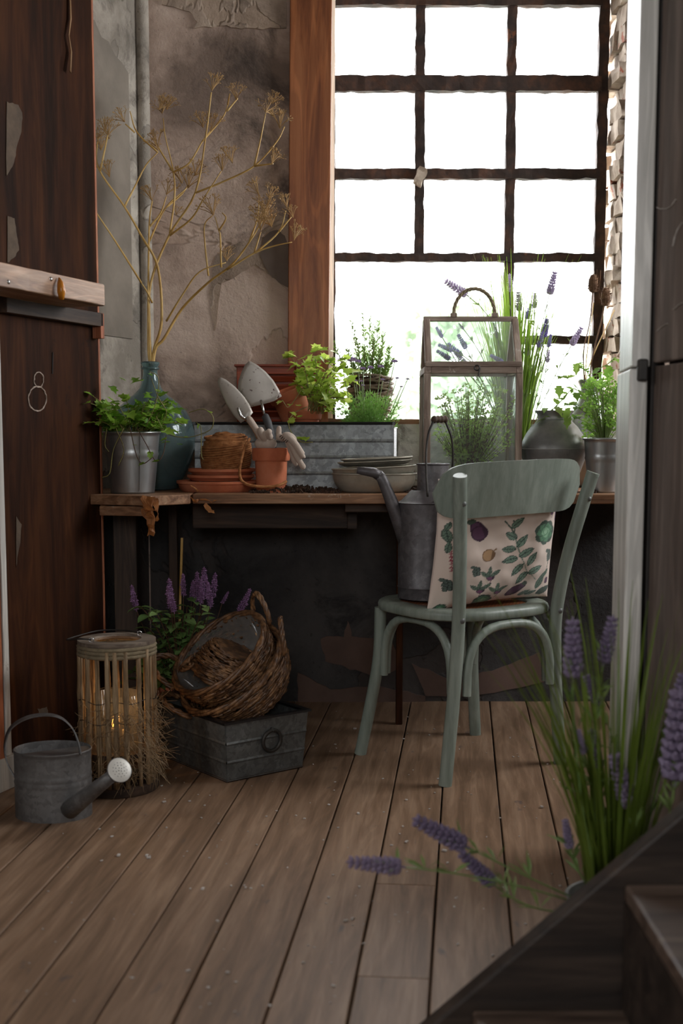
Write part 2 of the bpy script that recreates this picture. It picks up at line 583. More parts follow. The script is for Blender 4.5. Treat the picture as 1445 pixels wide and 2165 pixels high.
# crumbled right reveal: bricks and lumps of plaster
m_brick = M('mortared_brick', (148, 132, 116), (178, 162, 146), (198, 184, 168), scale=16, rough=0.9, bmp=0.6, bscale=30, spots=(148, 84, 62), spot_scale=12, spot_lo=0.6)
random.seed(8)
z = 0.99
k = 0
while z < 2.62:
    h = random.uniform(0.055, 0.07)
    d = random.choice((0.10, 0.22, 0.22))
    y0 = WY + 0.005 + random.uniform(-0.004, 0.02)
    out = random.uniform(-0.004, 0.024)
    y = y0
    while y < WY + 0.27:
        d = random.uniform(0.08, 0.15)
        m = rough_bar(min(d, WY + 0.29 - y), 0.06, h - 0.006, 6, 0.014, k * 1.3, 17)
        o = m.build('brick', m_brick, wall_back, smooth=False)
        o.location = (OX1 + 0.025 - out + random.uniform(-0.006, 0.006), y + d / 2, z + h / 2)
        o.rotation_euler = (0, 0, PI / 2)
        y += d + 0.004
        k += 1
    z += h
flk = MB()
random.seed(5)
for i in range(46):
    zz = random.uniform(1.0, 2.6)
    flk.add(*(lambda q: (q.v, q.f))(rough_bar(random.uniform(.03, .09), random.uniform(.012, .03), random.uniform(.01, .02), 3, 0.008, i, 30).tf(
        Matrix.Translation((OX1 + random.uniform(.0, .045), WY + random.uniform(-.015, .01), zz)) @ Matrix.Rotation(random.uniform(.9, 2.2), 4, 'Y'))))
tag(flk.build('flaking_plaster', m_brick, wall_back), kind='stuff')

# left wall of the alcove, with the thick bead at the corner
cx, cyy = -0.683, WY
wl = MB()
WA = math.radians(22)                       # the alcove's side wall splays outwards
d = Vector((-math.sin(WA), -math.cos(WA), 0))
n_in = Vector((-math.cos(WA), math.sin(WA), 0))
p0 = Vector((cx, cyy + 0.02, 0)); p1 = p0 + d * 0.57
wl.prism([p0, p1, p1 + n_in * 0.9, p0 + n_in * 0.9], 0, 2.85)
tag(wl.build('wall_left', m_wall_l), 'pale grey plaster side wall behind the vase', kind='structure')
tr = MB().lathe([(0.022, 0.78 + 0.09 * k) for k in range(24)], 12).jitter(0.004, 7)
o = tr.build('trim_1', m_wall_l, smooth=True, loc=(cx + 0.006, cyy - 0.004, 0)); tag(o, 'rounded plaster bead in the corner', kind='structure')
# raised patch of newer plaster on the side wall
pt = MB()
q0 = p0 + d * 0.10; q1 = p0 + d * 0.54
off = n_in * -0.006
zs = [1.28 + 0.03 * noise.noise(Vector((t * 9, 0, 3))) for t in range(12)]
poly = [(q0.lerp(q1, t / 11), zs[t]) for t in range(12)]
vs = [p + off + Vector((0, 0, zz)) for p, zz in poly] + [p + off + Vector((0, 0, 2.16 + 0.02 * i + .012 * math.sin(i * 2.9))) for i, (p, zz) in enumerate(poly)]
vs += [p + Vector((0, 0, zz)) for p, zz in poly] + [p + Vector((0, 0, 2.16 + 0.02 * i + .012 * math.sin(i * 2.9))) for i, (p, zz) in enumerate(poly)]
fs = [(i, i + 1, 13 + i, 12 + i) for i in range(11)] + [(24 + i, 25 + i, i + 1, i) for i in range(11)] + [(12 + i, 13 + i, 37 + i, 36 + i) for i in range(11)]
fs += [(24, 0, 12, 36), (11, 35, 47, 23)]
pt.add(vs, fs)
m_patch = M('cement_patch', (116, 108, 98), (146, 136, 124), scale=5, rough=0.9)
pt.build('cement_patch', m_patch, bpy.data.objects['wall_left'])
# sooty cement render below bench height, darkened further for the shade under the bench
m_soot_shade = plaster('sooty_shaded_render', (46, 44, 44), (62, 59, 58), (78, 74, 72), (70, 62, 58), (34, 32, 32), 1.2)
lw = MB().box(((-0.68 + 1.9) / 2, WY + 0.0, 0.37), (2.58, 0.012, 0.74)).build('lower_render', m_soot_shade, wall_back)
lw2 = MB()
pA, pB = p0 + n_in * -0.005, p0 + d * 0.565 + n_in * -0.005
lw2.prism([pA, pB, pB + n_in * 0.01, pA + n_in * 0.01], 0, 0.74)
lw2.build('lower_render', m_soot_shade, bpy.data.objects['wall_left'])
# flaked plaster layers on the back wall (edges stand proud)
def flake(px_poly, mat, t=0.008):
    pts = [at(x, y, WY) for x, y in px_poly]
    n = len(pts)
    # subdivide and roughen the outline
    out = []
    for i in range(n):
        a, b2 = pts[i], pts[(i + 1) % n]
        for s in range(5):
            q = a.lerp(b2, s / 5)
            dn = noise.noise_vector(q * 40) * 0.008
            out.append(Vector((q.x + dn.x, 0, q.z + dn.z)))
    m = MB()
    k = len(out)
    m.add([(q.x, WY - t, q.z) for q in out] + [(q.x, WY + 0.001, q.z) for q in out],
          [tuple(range(k))] + [(i, (i + 1) % k, k + (i + 1) % k, k + i) for i in range(k)])
    return m.build('plaster_flake', mat, wall_back)
m_flake = plaster('upper_plaster', (148, 130, 115), (176, 157, 140), (196, 178, 160), (180, 158, 138), (112, 98, 86), 1.4)
flake([(410, 62), (470, 55), (520, 62), (606, 60), (604, -60), (320, -60), (345, 10), (400, 25), (418, 45)], m_flake)
flake([(455, 700), (470, 600), (540, 560), (585, 590), (616, 620), (616, 470), (590, 455), (545, 500), (500, 515), (455, 545), (440, 620)], m_flake, 0.003)
m_bare = M('bare_concrete', (100, 88, 80), (122, 108, 98), scale=6, rough=0.9)
flake([(548, 540), (560, 500), (590, 485), (614, 520), (614, 610), (596, 600), (575, 585)], m_bare, 0.0055)
m_pink = M('pinkish_render', (84, 66, 58), (108, 86, 76), scale=6, rough=0.9)
flake([(675, 1352), (690, 1345), (728, 1345), (735, 1310), (745, 1345), (830, 1355), (850, 1410), (800, 1430), (740, 1412), (690, 1395)], m_pink, 0.010)
flake([(870, 1400), (960, 1440), (1060, 1410), (1140, 1380), (1150, 1440), (1020, 1470), (900, 1470)], m_pink, 0.010)
flake([(630, 1420), (700, 1455), (800, 1450), (900, 1470), (900, 1500), (630, 1500)], m_pink, 0.016)

# jamb board left of the window and its lit inner edge
jb = MB().box((0, 0, 0), (0.142, 0.03, 1.75)).build('trim_2', m_jamb, bevel=0.003)
jb.location = ((ax(607, WY, 2.3) + ax(688, WY, 2.3)) / 2 + 0.012, WY - 0.016, 1.85); jb.rotation_euler = (0, math.radians(0.6), 0)
tag(jb, 'red-brown board up the left side of the window', kind='structure')
m_pale = wood('pale_softwood', (206, 176, 148), (222, 194, 168), (232, 208, 184), axis=2, scale=2, grain=10, rough=0.5)
jr = MB().box((0, 0, 0), (0.006, 0.034, 1.75)).build('trim_3', m_pale, bevel=0.001)
jr.location = (OX0 + 0.013, WY + 0.0, 1.85); jr.rotation_euler = (0, math.radians(.5), math.radians(-38))
tag(jr, 'pale inner edge board of the window', kind='structure')

# sill
sl = rough_bar(OX1 - OX0 + 0.02, 0.30, 0.03, 24, 0.006, 4, 9).build('window_sill', m_bench)
sl.location = ((OX0 + OX1) / 2, WY + 0.14, OZ0 - 0.006)
tag(sl, 'rough window sill', kind='structure'); sl.name = 'trim_4'
m_white_pl = plaster('limewashed_plaster', (170, 165, 154), (192, 188, 178), (206, 203, 195), (150, 142, 130), (120, 112, 102), 2)
bl = MB().box(((OX0 + OX1) / 2 + 0.02, WY - 0.006, 0.865), (OX1 - OX0 + 0.04, 0.016, 0.25)).build('plaster_band', m_white_pl, wall_back)

# the window itself
win = thing('window_1', 'rusty iron window with large square panes', None, (0, 0, 0), kind='structure')
GY = WY + 0.17
xs = [ax(700, GY, 2), ax(888, GY, 2), ax(1080, GY, 2), ax(1268, GY, 2)]
zs = {k: at(900, v, GY).z for k, v in dict(a=3, b=178, c=369, d=545, e=719, f=890).items()}
zs['top'] = zs['a'] + (zs['a'] - zs['b']) * 1.0


def hbar(x0, x1, z, t, seed, name='glazing_bar'):
    o = rough_bar(x1 - x0, 0.034, t, 40, 0.006, seed, 26).build(name, m_iron, win)
    o.location = ((x0 + x1) / 2, GY, z)


def vbar(x, z0, z1, t, seed, name='glazing_bar'):
    o = rough_bar(z1 - z0, 0.03, t, 44, 0.006, seed, 26).build(name, m_iron, win)
    o.location = (x, GY + 0.004, (z0 + z1) / 2)
    o.rotation_euler = (0, PI / 2, 0)


vbar(xs[0] - 0.010, zs['f'] - 0.02, 2.62, 0.05, 1, 'frame_stile')
vbar(xs[3] + 0.008, zs['f'] - 0.02, 2.62, 0.036, 2, 'frame_stile')
hbar(xs[0] - 0.02, xs[3] + 0.02, zs['f'] - 0.012, 0.03, 3, 'frame_rail')
hbar(xs[0] - 0.02, xs[3] + 0.02, 2.615, 0.04, 4, 'frame_rail')
vbar(xs[1], zs['d'], 2.62, 0.034, 5)
vbar(xs[2], zs['f'], 2.62, 0.034, 6)
for kk, (a, t) in enumerate((('a', 0.034), ('b', 0.054), ('c', 0.036), ('d', 0.030))):
    hbar(xs[0], xs[3], zs[a], t, 7 + kk)
hbar(xs[2], xs[3], zs['e'], 0.03, 12)
lump = rough_bar(0.06, 0.03, 0.028, 5, 0.012, 3, 40).build('putty_lump', m_brick, win); lump.location = (xs[1], GY - 0.02, zs['c'] - 0.012); lump.rotation_euler = (0, 1.9, 0)


def pane(x0, x1, z0, z1):
    o = MB().box((0, 0, 0), (x1 - x0, 0.003, z1 - z0)).build('pane', m_glass, win)
    o.location = ((x0 + x1) / 2, GY + 0.006, (z0 + z1) / 2)


rows = [('top', 'a'), ('a', 'b'), ('b', 'c'), ('c', 'd')]
for c in range(3):
    for t, bt in rows:
        pane(xs[c], xs[c + 1], zs[bt], min(zs[t], 2.61))
pane(xs[0], xs[2], zs['f'], zs['d'])
pane(xs[2], xs[3], zs['f'], zs['e'])
pane(xs[2], xs[3], zs['e'], zs['d'])

# rest of the room shell (behind the camera): side window; rear and left openings added for fill light
m_ceil = M('ceiling_board', (120, 108, 96), (140, 128, 116), scale=3)
tag(MB().box((0.1, 1.3, 2.88), (5.2, 7.0, 0.06)).build('ceiling', m_ceil), kind='structure')
RW = MB()
RX0, RX1, RZ0, RZ1 = -0.35, 0.55, 1.3, 2.2
RW.box(((-2.4 + RX0) / 2, -2.0, 1.4), (RX0 + 2.4, 0.1, 2.9)); RW.box(((2.6 + RX1) / 2, -2.0, 1.4), (2.6 - RX1, 0.1, 2.9))
RW.box(((RX0 + RX1) / 2, -2.0, RZ0 / 2), (RX1 - RX0, 0.1, RZ0)); RW.box(((RX0 + RX1) / 2, -2.0, (2.85 + RZ1) / 2), (RX1 - RX0, 0.1, 2.85 - RZ1))
tag(RW.build('wall_rear', m_room), kind='structure')
FL = MB()
FY0, FY1, FZ0, FZ1 = 0.5, 1.3, 1.5, 2.4
FL.box((-2.35, (-2.05 + FY0) / 2, 1.4), (0.1, FY0 + 2.05, 2.9)); FL.box((-2.35, (4.65 + FY1) / 2, 1.4), (0.1, 4.65 - FY1, 2.9))
FL.box((-2.35, (FY0 + FY1) / 2, FZ0 / 2), (0.1, FY1 - FY0, FZ0)); FL.box((-2.35, (FY0 + FY1) / 2, (FZ1 + 2.85) / 2), (0.1, FY1 - FY0, 2.85 - FZ1))
tag(FL.build('wall_far_left', m_room), kind='structure')
LW = MB()
SY0, SY1, SZ0, SZ1 = 2.95, 4.25, 1.55, 2.65
LW.box((2.55, (-2.0 + SY0) / 2, 1.4), (0.1, SY0 + 2.0, 2.9)); LW.box((2.55, (4.65 + SY1) / 2, 1.4), (0.1, 4.65 - SY1, 2.9))
LW.box((2.55, (SY0 + SY1) / 2, SZ0 / 2), (0.1, SY1 - SY0, SZ0)); LW.box((2.55, (SY0 + SY1) / 2, (SZ1 + 2.85) / 2), (0.1, SY1 - SY0, 2.85 - SZ1))
tag(LW.build('wall_right', m_room), kind='structure')

# ------------------------------------------------------------------ timber partition on the left
ps = Vector((0.3486, 0.937, 0)).normalized()        # direction of the partition, away from the camera
pn = Vector((0.937, -0.3486, 0)).normalized()       # its face normal, towards the room
pb = Vector((-0.925, 3.246, 0))
PANG = math.atan2(ps.y, ps.x)


def pbox(name, s0, s1, d0, d1, z0, z1, mat, parent, bevel=0.002, amp=0):
    L = s1 - s0
    m = rough_bar(L, d1 - d0, z1 - z0, 16, amp, s0 * 7 + z0, 12) if amp else MB().box((0, 0, 0), (L, d1 - d0, z1 - z0))
    o = m.build(name, mat, parent, bevel=0 if amp else bevel)
    c = pb + ps * ((s0 + s1) / 2) + pn * ((d0 + d1) / 2)
    o.location = (c.x, c.y, (z0 + z1) / 2)
    o.rotation_euler = (0, 0, PANG)
    return o


part_l = thing('timber_partition', 'dark brown timber partition of wide boards with chalk number eight', 'partition', (0, 0, 0))
pbox('board', 0.045, 0.545, -0.028, 0.0, 0.0, 2.85, m_dark_wood, part_l)
pbox('edge_strip', 0.546, 0.556, -0.03, 0.001, 0.0, 2.85, m_edge_wood, part_l)
pbox('painted_batten', 0.018, 0.042, -0.02, 0.012, 0.0, 2.85, m_white_wood, part_l)
pbox('edge_batten', -0.02, 0.0, -0.02, 0.02, 0.0, 1.30, m_edge_wood, part_l)
pbox('board', -0.9, -0.022, -0.028, 0.004, 0.0, 2.85, m_dark_wood, part_l)
pbox('skirting', -0.9, 0.16, 0.004, 0.024, 0.0, 0.09, m_white_wood, part_l)
pbox('ledger', 0.05, 0.53, 0.0, 0.03, 1.275, 1.315, m_under, part_l)
tk = pbox('support_peg', 0.515, 0.535, 0.0, 0.03, 1.24, 1.315, m_edge_wood, part_l)
# chalk figure 8
m_chalk = M('chalk', (150, 132, 120), (182, 166, 152), scale=90, rough=0.95, bmp=0)
SCR_SEED = 1


def on_board(x, y, d=0.0):
    """pixel to the partition's face"""
    a = at(x, y, 1.0) - Vector((0, 0, EYE))
    # ray (0,0,EYE)+t*a meets plane (p-pb).pn = d
    t = (d + pb.dot(pn)) / a.dot(pn)
    return Vector((0, 0, EYE)) + a * t


ck = MB()
def loop(cx, cy, rx, ry, tilt=0):
    pts = []
    for i in range(40):
        th = 2 * PI * i / 40
        jx = noise.noise(Vector((i * .5, cx, 0))) * 1.2
        pts.append(on_board(cx + rx * math.cos(th) + jx + tilt * math.sin(th), cy + ry * math.sin(th), 0.0012))
    return pts
ck.tube(loop(82, 803, 10, 16), 0.0017, 6, closed=True)
ck.tube(loop(79, 843, 19, 26), 0.0019, 6, closed=True)
ck.jitter(0.0016, 160).build('chalk_eight', m_chalk, part_l)
# torn paper scraps and hooks on the board
m_scrap = M('old_paper', (66, 54, 44), (98, 82, 66), scale=20, rough=0.9)
def scrap(poly, name='torn_paper', mat=m_scrap, d=0.002):
    out = []
    for i in range(len(poly)):
        a, b2 = Vector(poly[i]), Vector(poly[(i + 1) % len(poly)])
        for s in range(4):
            q = a.lerp(b2, s / 4); dn = noise.noise_vector(Vector((q.x * .2, q.y * .2, 0))) * 3.0
            out.append((q.x + dn.x, q.y + dn.y))
    k = len(out)
    m = MB()
    m.add([on_board(x, y, d) for x, y in out] + [on_board(x, y, -.001) for x, y in out], [tuple(range(k))] + [(i, (i + 1) % k, k + (i + 1) % k, k + i) for i in range(k)])
    return m.build(name, mat, part_l)
scrap([(14, 215), (38, 220), (48, 240), (45, 280), (35, 310), (30, 345), (14, 370)])
scrap([(16, 455), (30, 460), (36, 500), (40, 530), (30, 545), (16, 555)])
scrap([(34, 1090), (46, 1110), (40, 1160), (34, 1200)])
scrap([(80, 1500), (100, 1495), (102, 1508), (86, 1516)])
tp = MB().tube([on_board(148, -20, .006), on_board(150, 40, .008), on_board(146, 75, .012), on_board(151, 110, .01), on_board(149, 152, .016)], [.006, .007, .004, .007, .008], 6, flat=0.25)
tp.build('twisted_tape', M('yellowed_tape', (120, 88, 56), (150, 116, 78), scale=20), part_l, smooth=True)
slot = MB().tube([on_board(112, 745, .0005), on_board(111, 790, .0005)], .004, 6, flat=0.3).build('slot', m_soilgap, part_l)

# shelf plank with rounded end fixed to the partition
sh = thing('shelf_plank', 'thick scuffed shelf plank with rounded end jutting from partition', 'shelf', (0, 0, 0))
L0, L1, D0, D1, Z0, Z1 = -0.75, 0.33, 0.03, 0.165, 1.313, 1.371
poly = [(L0, D0), (L0, D1), (L1 - 0.02, D1)]
for i in range(7):
    th = PI / 2 - i / 6 * PI / 2
    poly.append((L1 - 0.02 + 0.02 * math.cos(th), D1 - 0.02 + 0.02 * math.sin(th)))
poly.append((L1, D0))
shm = MB()
pp = []
for i in range(len(poly)):
    a, b2 = Vector(poly[i]), Vector(poly[(i + 1) % len(poly)])
    n = max(1, int((b2 - a).length / 0.05))
    pp += [a.lerp(b2, s / n) for s in range(n)]
shm.prism([(q.x, -q.y) for q in pp], 0, Z1 - Z0)
shm.jitter(0.0015, 20)
so = shm.build('plank', m_shelf, sh, bevel=0.004)
so.location = (pb.x, pb.y, Z0); so.rotation_euler = (0, 0, PANG)


def shelf_pt(x, y, d=0.0):
    a = at(x, y, 1.0) - Vector((0, 0, EYE))
    t = (D1 + d + pb.dot(pn)) / a.dot(pn)
    return Vector((0, 0, EYE)) + a * t


m_amber = M('amber_varnish', (168, 96, 20), (206, 136, 40), scale=20, rough=0.3)
dr = MB().tube([shelf_pt(125, 588, .004), shelf_pt(128, 600, .012), shelf_pt(130, 616, .016), shelf_pt(130, 632, .01)], [.003, .009, .012, .007], 8)
dr.build('amber_drip', m_amber, sh, smooth=True)
for x, y in ((18, 596), (108, 590)):
    MB().lathe([(0, 0.003), (0.005, 0.002), (0.006, 0)], 10).tf(Matrix.Translation(shelf_pt(x, y)) @ Matrix.Rotation(PANG, 4, 'Z') @ Matrix.Rotation(PI / 2, 4, 'X')).build('nail_head', m_chrome, sh, smooth=True)

# ------------------------------------------------------------------ right partition: post and panel
pr = thing('right_partition', 'greyed wooden panel and pale post standing at right', 'partition', (0, 0, 0))
PZ = at(1303, 790, 2.8).z
pf = Vector((0.622, 2.80, 0)); pnr = Vector((0.592, 2.55, 0))


def strip_box(name, a, b2, th, z0, z1, mat, bevel=0.003):
    v = b2 - a
    L = v.length
    n = Vector((v.y, -v.x, 0)).normalized()
    if n.x < 0: n = -n
    o = MB().box((0, 0, 0), (L, th, z1 - z0)).build(name, mat, pr, bevel=bevel)
    c = (a + b2) / 2 + n * th / 2
    o.location = (c.x, c.y, (z0 + z1) / 2)
    o.rotation_euler = (0, 0, math.atan2(v.y, v.x))
    return o


strip_box('pale_post', pf, pnr, 0.036, 0.0, PZ - 0.002, m_white_wood)
strip_box('pale_post', pf + Vector((0.004, 0, 0)), pnr + Vector((0.004, 0, 0)), 0.036, PZ + 0.002, 2.85, m_white_wood)
q0 = Vector((0.642, 2.56, 0)); q1 = q0 + Vector((0.1185, -0.993, 0)) * 0.6
m_jdark = M('jamb_end_shade', (26, 22, 20), (40, 34, 30), scale=20, rough=0.7)
strip_box('shaded_jamb_end', Vector((0.628, 2.60, 0)), Vector((0.636, 2.55, 0)), 0.03, 0, 2.85, m_jdark)  # near-black strip: shade on the jamb's end put into its colour
PZ2 = at(1390, 768, 2.5).z
strip_box('panel', q0, q1, 0.03, 0.0, PZ2 - 0.003, m_panel)
strip_box('panel', q0 + Vector((-.003, 0, 0)), q1 + Vector((-.003, 0, 0)), 0.03, PZ2 + 0.003, 2.85, m_panel)
strip_box('backing', q0 + Vector((0.032, 0, 0)), q1 + Vector((0.032, 0, 0)), 0.02, 0.0, 2.85, m_under)
br = MB().box((0, 0, 0), (0.02, 0.03, 0.045)).build('bracket', m_iron_s, pr, bevel=0.004); br.location = (0.616, 2.547, PZ - 0.005)

m_scuff = M('pale_scuff', (150, 142, 134), (186, 180, 172), scale=80, bmp=0)


def panel_pt(x, y, d=0.001):
    v_ = (q1 - q0).normalized()
    n_ = Vector((v_.y, -v_.x, 0))
    if n_.x > 0: n_ = -n_
    a_ = at(x, y, 1.0) - Vector((0, 0, EYE))
    t_ = ((q0 + Vector((-.003, 0, 0))).dot(n_) + d) / a_.dot(n_)
    return Vector((0, 0, EYE)) + a_ * t_


for pts_ in ([(1385, 436), (1400, 442), (1418, 438), (1430, 422)], [(1424, 520), (1432, 490), (1444, 470)], [(1390, 700), (1402, 690), (1412, 684)], [(1425, 655), (1436, 645), (1444, 640)]):
    MB().tube(smooth_path([panel_pt(x, y) for x, y in pts_], 5), .0022, 6, flat=.5).jitter(.001, 120).build('scuff', m_scuff, pr)

# stair at lower right
st = thing('stair', 'dark wooden stair with sloping stringer at lower right', 'stair', (0, 0, 0))
sy = 1.88
m = MB()
a, b2 = Vector((0.10, -0.012)), Vector((1.0, 0.775))
a = Vector((at(900, 2165, sy).x, at(900, 2165, sy).z)); b2 = Vector((at(1445, 1705, sy).x, at(1445, 1705, sy).z))
dirv = (b2 - a).normalized(); a = a - dirv * 0.02; b2 = a + dirv * 1.5
nn = Vector((dirv.y, -dirv.x))
poly = [a, b2, b2 + nn * 0.26, a + nn * 0.02]
poly = [Vector((p.x, max(p.y, 0.0))) for p in (a, b2, b2 + nn * 0.30)] + [Vector((a.x + 0.36, 0.0)), Vector((a.x + 0.02, 0.0))]
m.add([(p.x, sy - 0.02, p.y) for p in poly] + [(p.x, sy + 0.02, p.y) for p in poly],
      [tuple(range(5)), tuple(range(9, 4, -1))] + [(i, (i + 1) % 5, 5 + (i + 1) % 5, 5 + i) for i in range(5)])
m.build('stringer', m_stair, st, bevel=0.005)
for i in range(4):
    tz = 0.055 + 0.205 * i
    txx = at(1320, 1865, sy - .02).x - 0.235 + 0.235 * i
    o = MB().box((0, 0, 0), (0.27, 0.62, 0.028)).build('tread', m_tread, st, bevel=0.005); o.location = (txx + 0.135, sy - 0.335, tz - 0.014)
    o = MB().box((0, 0, 0), (0.018, 0.62, 0.176)).build('riser', m_stair, st); o.location = (txx + 0.245, sy - 0.335, tz + 0.088)

# outside, seen through the panes
m_gravel = M('pale_gravel', (150, 148, 140), (178, 176, 168), scale=3, rough=0.9)
g = MB().box((1, 16, -0.52), (40, 22, 0.04)).build('ground_outside', m_gravel); tag(g, 'pale ground outside', kind='structure')
m_bush = leaf_mat('hedge_leaf', (150, 172, 138), (186, 202, 172), 0.3)
m_blossom = M('blossom', (236, 232, 228), (246, 244, 242), scale=5, bmp=0)
random.seed(21)


def bush(c, r, n, label, nb=120):
    t = thing('flowering_shrub', label, 'shrub', (c[0], c[1], -0.5), group='shrubs outside the window')
    m, mb = MB(), MB()
    for i in range(n):
        v = Vector((random.gauss(0, 1), random.gauss(0, 1), random.gauss(0, 1))).normalized() * random.uniform(.55, 1)
        p = Vector((v.x * r[0], v.y * r[1], c[2] + .5 + v.z * r[2]))
        s = random.uniform(.05, .09)
        a1 = Vector((random.gauss(0, 1), random.gauss(0, 1), random.gauss(0, 1))).normalized() * s
        b1 = a1.orthogonal().normalized() * s * .5
        m.add([p - a1, p + b1, p + a1, p - b1], [(0, 1, 2, 3)])
        if i < nb and v.y < .3:
            p = p * 1.02
            mb.add(*(lambda q: (q.v, q.f))(MB().lathe([(0, .05), (.06, .02), (.05, -.03), (0, -.05)], 6, c=p)))
    tag(m.build('foliage', m_bush, t), kind='stuff')
    tag(mb.build('blossoms', m_blossom, t), kind='stuff')
    MB().tube([(0, 0, 0), (0.03, 0, c[2] + .5)], [.05, .03], 7).build('trunk', m_under_v, t)


bush((0.75, 9.2, 1.15), (0.75, .6, 1.0), 2600, 'pale green flowering shrub outside, behind the glass cloche')
bush((2.3, 9.8, 1.0), (0.6, .6, 1.1), 1800, 'pale shrub outside, behind the right-hand panes')
bush((-0.55, 10.5, 0.5), (0.5, .6, 0.8), 1300, 'low pale shrub outside, behind the rosemary')

# ------------------------------------------------------------------ leaf and stem shapes
def leaf_mesh(name, mat, outline, fold=0.25, curl=0.2):
    """leaf in local XY, stalk at origin, tip along +Y, length about 1; outline = right half as (x, y)"""
    n = len(outline)
    vs, fs = [], []
    for x, y in outline:                       # midrib
        vs.append((0, y, -curl * y * y))
    for x, y in outline:
        vs.append((x, y, fold * x - curl * y * y))
    for x, y in outline:
        vs.append((-x, y, fold * x - curl * y * y))
    for i in range(n - 1):
        fs.append((i, n + i, n + i + 1, i + 1))
        fs.append((i, i + 1, 2 * n + i + 1, 2 * n + i))
    me = bpy.data.meshes.new(name)
    me.from_pydata(vs, [], fs)
    me.polygons.foreach_set('use_smooth', [True] * len(me.polygons))
    me.materials.append(mat)
    return me


IVY = [(0.0, 0.0), (0.30, -0.10), (0.46, 0.16), (0.30, 0.36), (0.42, 0.62), (0.16, 0.66), (0.0, 1.0)]
OVAL = [(0.0, 0.0), (0.16, 0.10), (0.29, 0.32), (0.30, 0.52), (0.20, 0.76), (0.0, 1.0)]
TOM = [(0.0, 0.0), (0.22, 0.06), (0.20, 0.2), (0.38, 0.28), (0.26, 0.44), (0.32, 0.58), (0.12, 0.72), (0.0, 1.0)]


def frame(pos, direction, roll=0.0, scale=1.0):
    """matrix whose +Y follows direction and whose +Z faces up as far as it can"""
    y = Vector(direction).normalized()
    zz = Vector((0, 0, 1)) - y * y.z
    if zz.length < 1e-3: zz = Vector((0, -1, 0)) - y * -y.y
    zz.normalize()
    x = y.cross(zz)
    R = Matrix((x, y, zz)).transposed().to_4x4()
    return Matrix.Translation(pos) @ R @ Matrix.Rotation(roll, 4, 'Y') @ Matrix.Scale(scale, 4)


def put(me, name, parent, mtx):
    o = bpy.data.objects.new(name, me)
    link(o, parent)
    o.matrix_local = mtx
    return o


def rdir(up=0.2, spread=1.0, bias=(0, 0, 0)):
    v = Vector((random.gauss(0, spread), random.gauss(0, spread), random.gauss(up, 0.5))) + Vector(bias)
    return v.normalized()


def curve(p0, p1, p2, n=8):
    p0, p1, p2 = Vector(p0), Vector(p1), Vector(p2)
    return [p0 * (1 - t) ** 2 + p1 * 2 * t * (1 - t) + p2 * t * t for t in [i / (n - 1) for i in range(n)]]


# ------------------------------------------------------------------ workbench
BZ = 0.775
BF = 3.74
bench = thing('workbench', 'rough plank potting bench under the window', 'workbench', (0, 0, 0))


def slab(name, poly, z0, z1, mat, parent, amp=0.003, step=0.04, bevel=0.003):
    pp = []
    for i in range(len(poly)):
        a, b2 = Vector(poly[i]), Vector(poly[(i + 1) % len(poly)])
        n = max(1, int((b2 - a).length / step))
        for s in range(n):
            q = a.lerp(b2, s / n)
            dn = noise.noise_vector(Vector((q.x * 30, q.y * 30, z0))) * amp
            pp.append((q.x + dn.x, q.y + dn.y))
    return MB().prism(pp, z0, z1).build(name, mat, parent, bevel=bevel)


xa, xb, xc = ax(206, 3.66), ax(318, 3.62), ax(405, BF)
slab('plank', [(xa - .03, 3.70), (xb, 3.625), (xb + .004, 3.63), (xc - .003, 3.725), (xc - .003, 4.34), (-.70, 4.34), (-.865, 3.91), (-.80, 3.82)], BZ - 0.03, BZ, m_bench, bench)
slab('plank', [(xc + .003, BF), (1.12, BF - 0.01), (1.12, 4.02), (xc + .003, 4.03)], BZ - 0.03, BZ, m_bench, bench, 0.002)
slab('plank', [(xc + .003, 4.036), (1.12, 4.026), (1.12, 4.335), (xc + .003, 4.335)], BZ - 0.03, BZ, m_bench, bench, 0.002)
slab('under_board', [(xa, 3.68), (xb - .004, 3.65), (xb - .004, 3.70), (xa, 3.74)], BZ - 0.062, BZ - 0.033, m_bench, bench)
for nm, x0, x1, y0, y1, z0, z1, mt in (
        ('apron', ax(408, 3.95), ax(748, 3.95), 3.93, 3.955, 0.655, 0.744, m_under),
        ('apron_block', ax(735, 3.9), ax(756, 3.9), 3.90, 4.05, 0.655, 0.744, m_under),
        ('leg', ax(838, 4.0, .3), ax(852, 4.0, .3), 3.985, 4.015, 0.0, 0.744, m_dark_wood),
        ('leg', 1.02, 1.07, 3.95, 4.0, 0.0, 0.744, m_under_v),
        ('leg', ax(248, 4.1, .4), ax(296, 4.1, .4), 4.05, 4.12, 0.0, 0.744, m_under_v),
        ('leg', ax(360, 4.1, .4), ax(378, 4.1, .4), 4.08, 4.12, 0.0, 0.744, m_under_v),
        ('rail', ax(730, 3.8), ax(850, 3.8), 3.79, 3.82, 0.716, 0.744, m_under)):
    o = MB().box((0, 0, 0), (x1 - x0, y1 - y0, z1 - z0)).build(nm, mt, bench, bevel=0.003)
    o.location = ((x0 + x1) / 2, (y0 + y1) / 2, (z0 + z1) / 2)
# torn orange packing paper that hangs from the plank ends
m_paper = leaf_mat('amber_paper', (150, 92, 48), (206, 142, 84), 0.4, 0.6, 60)


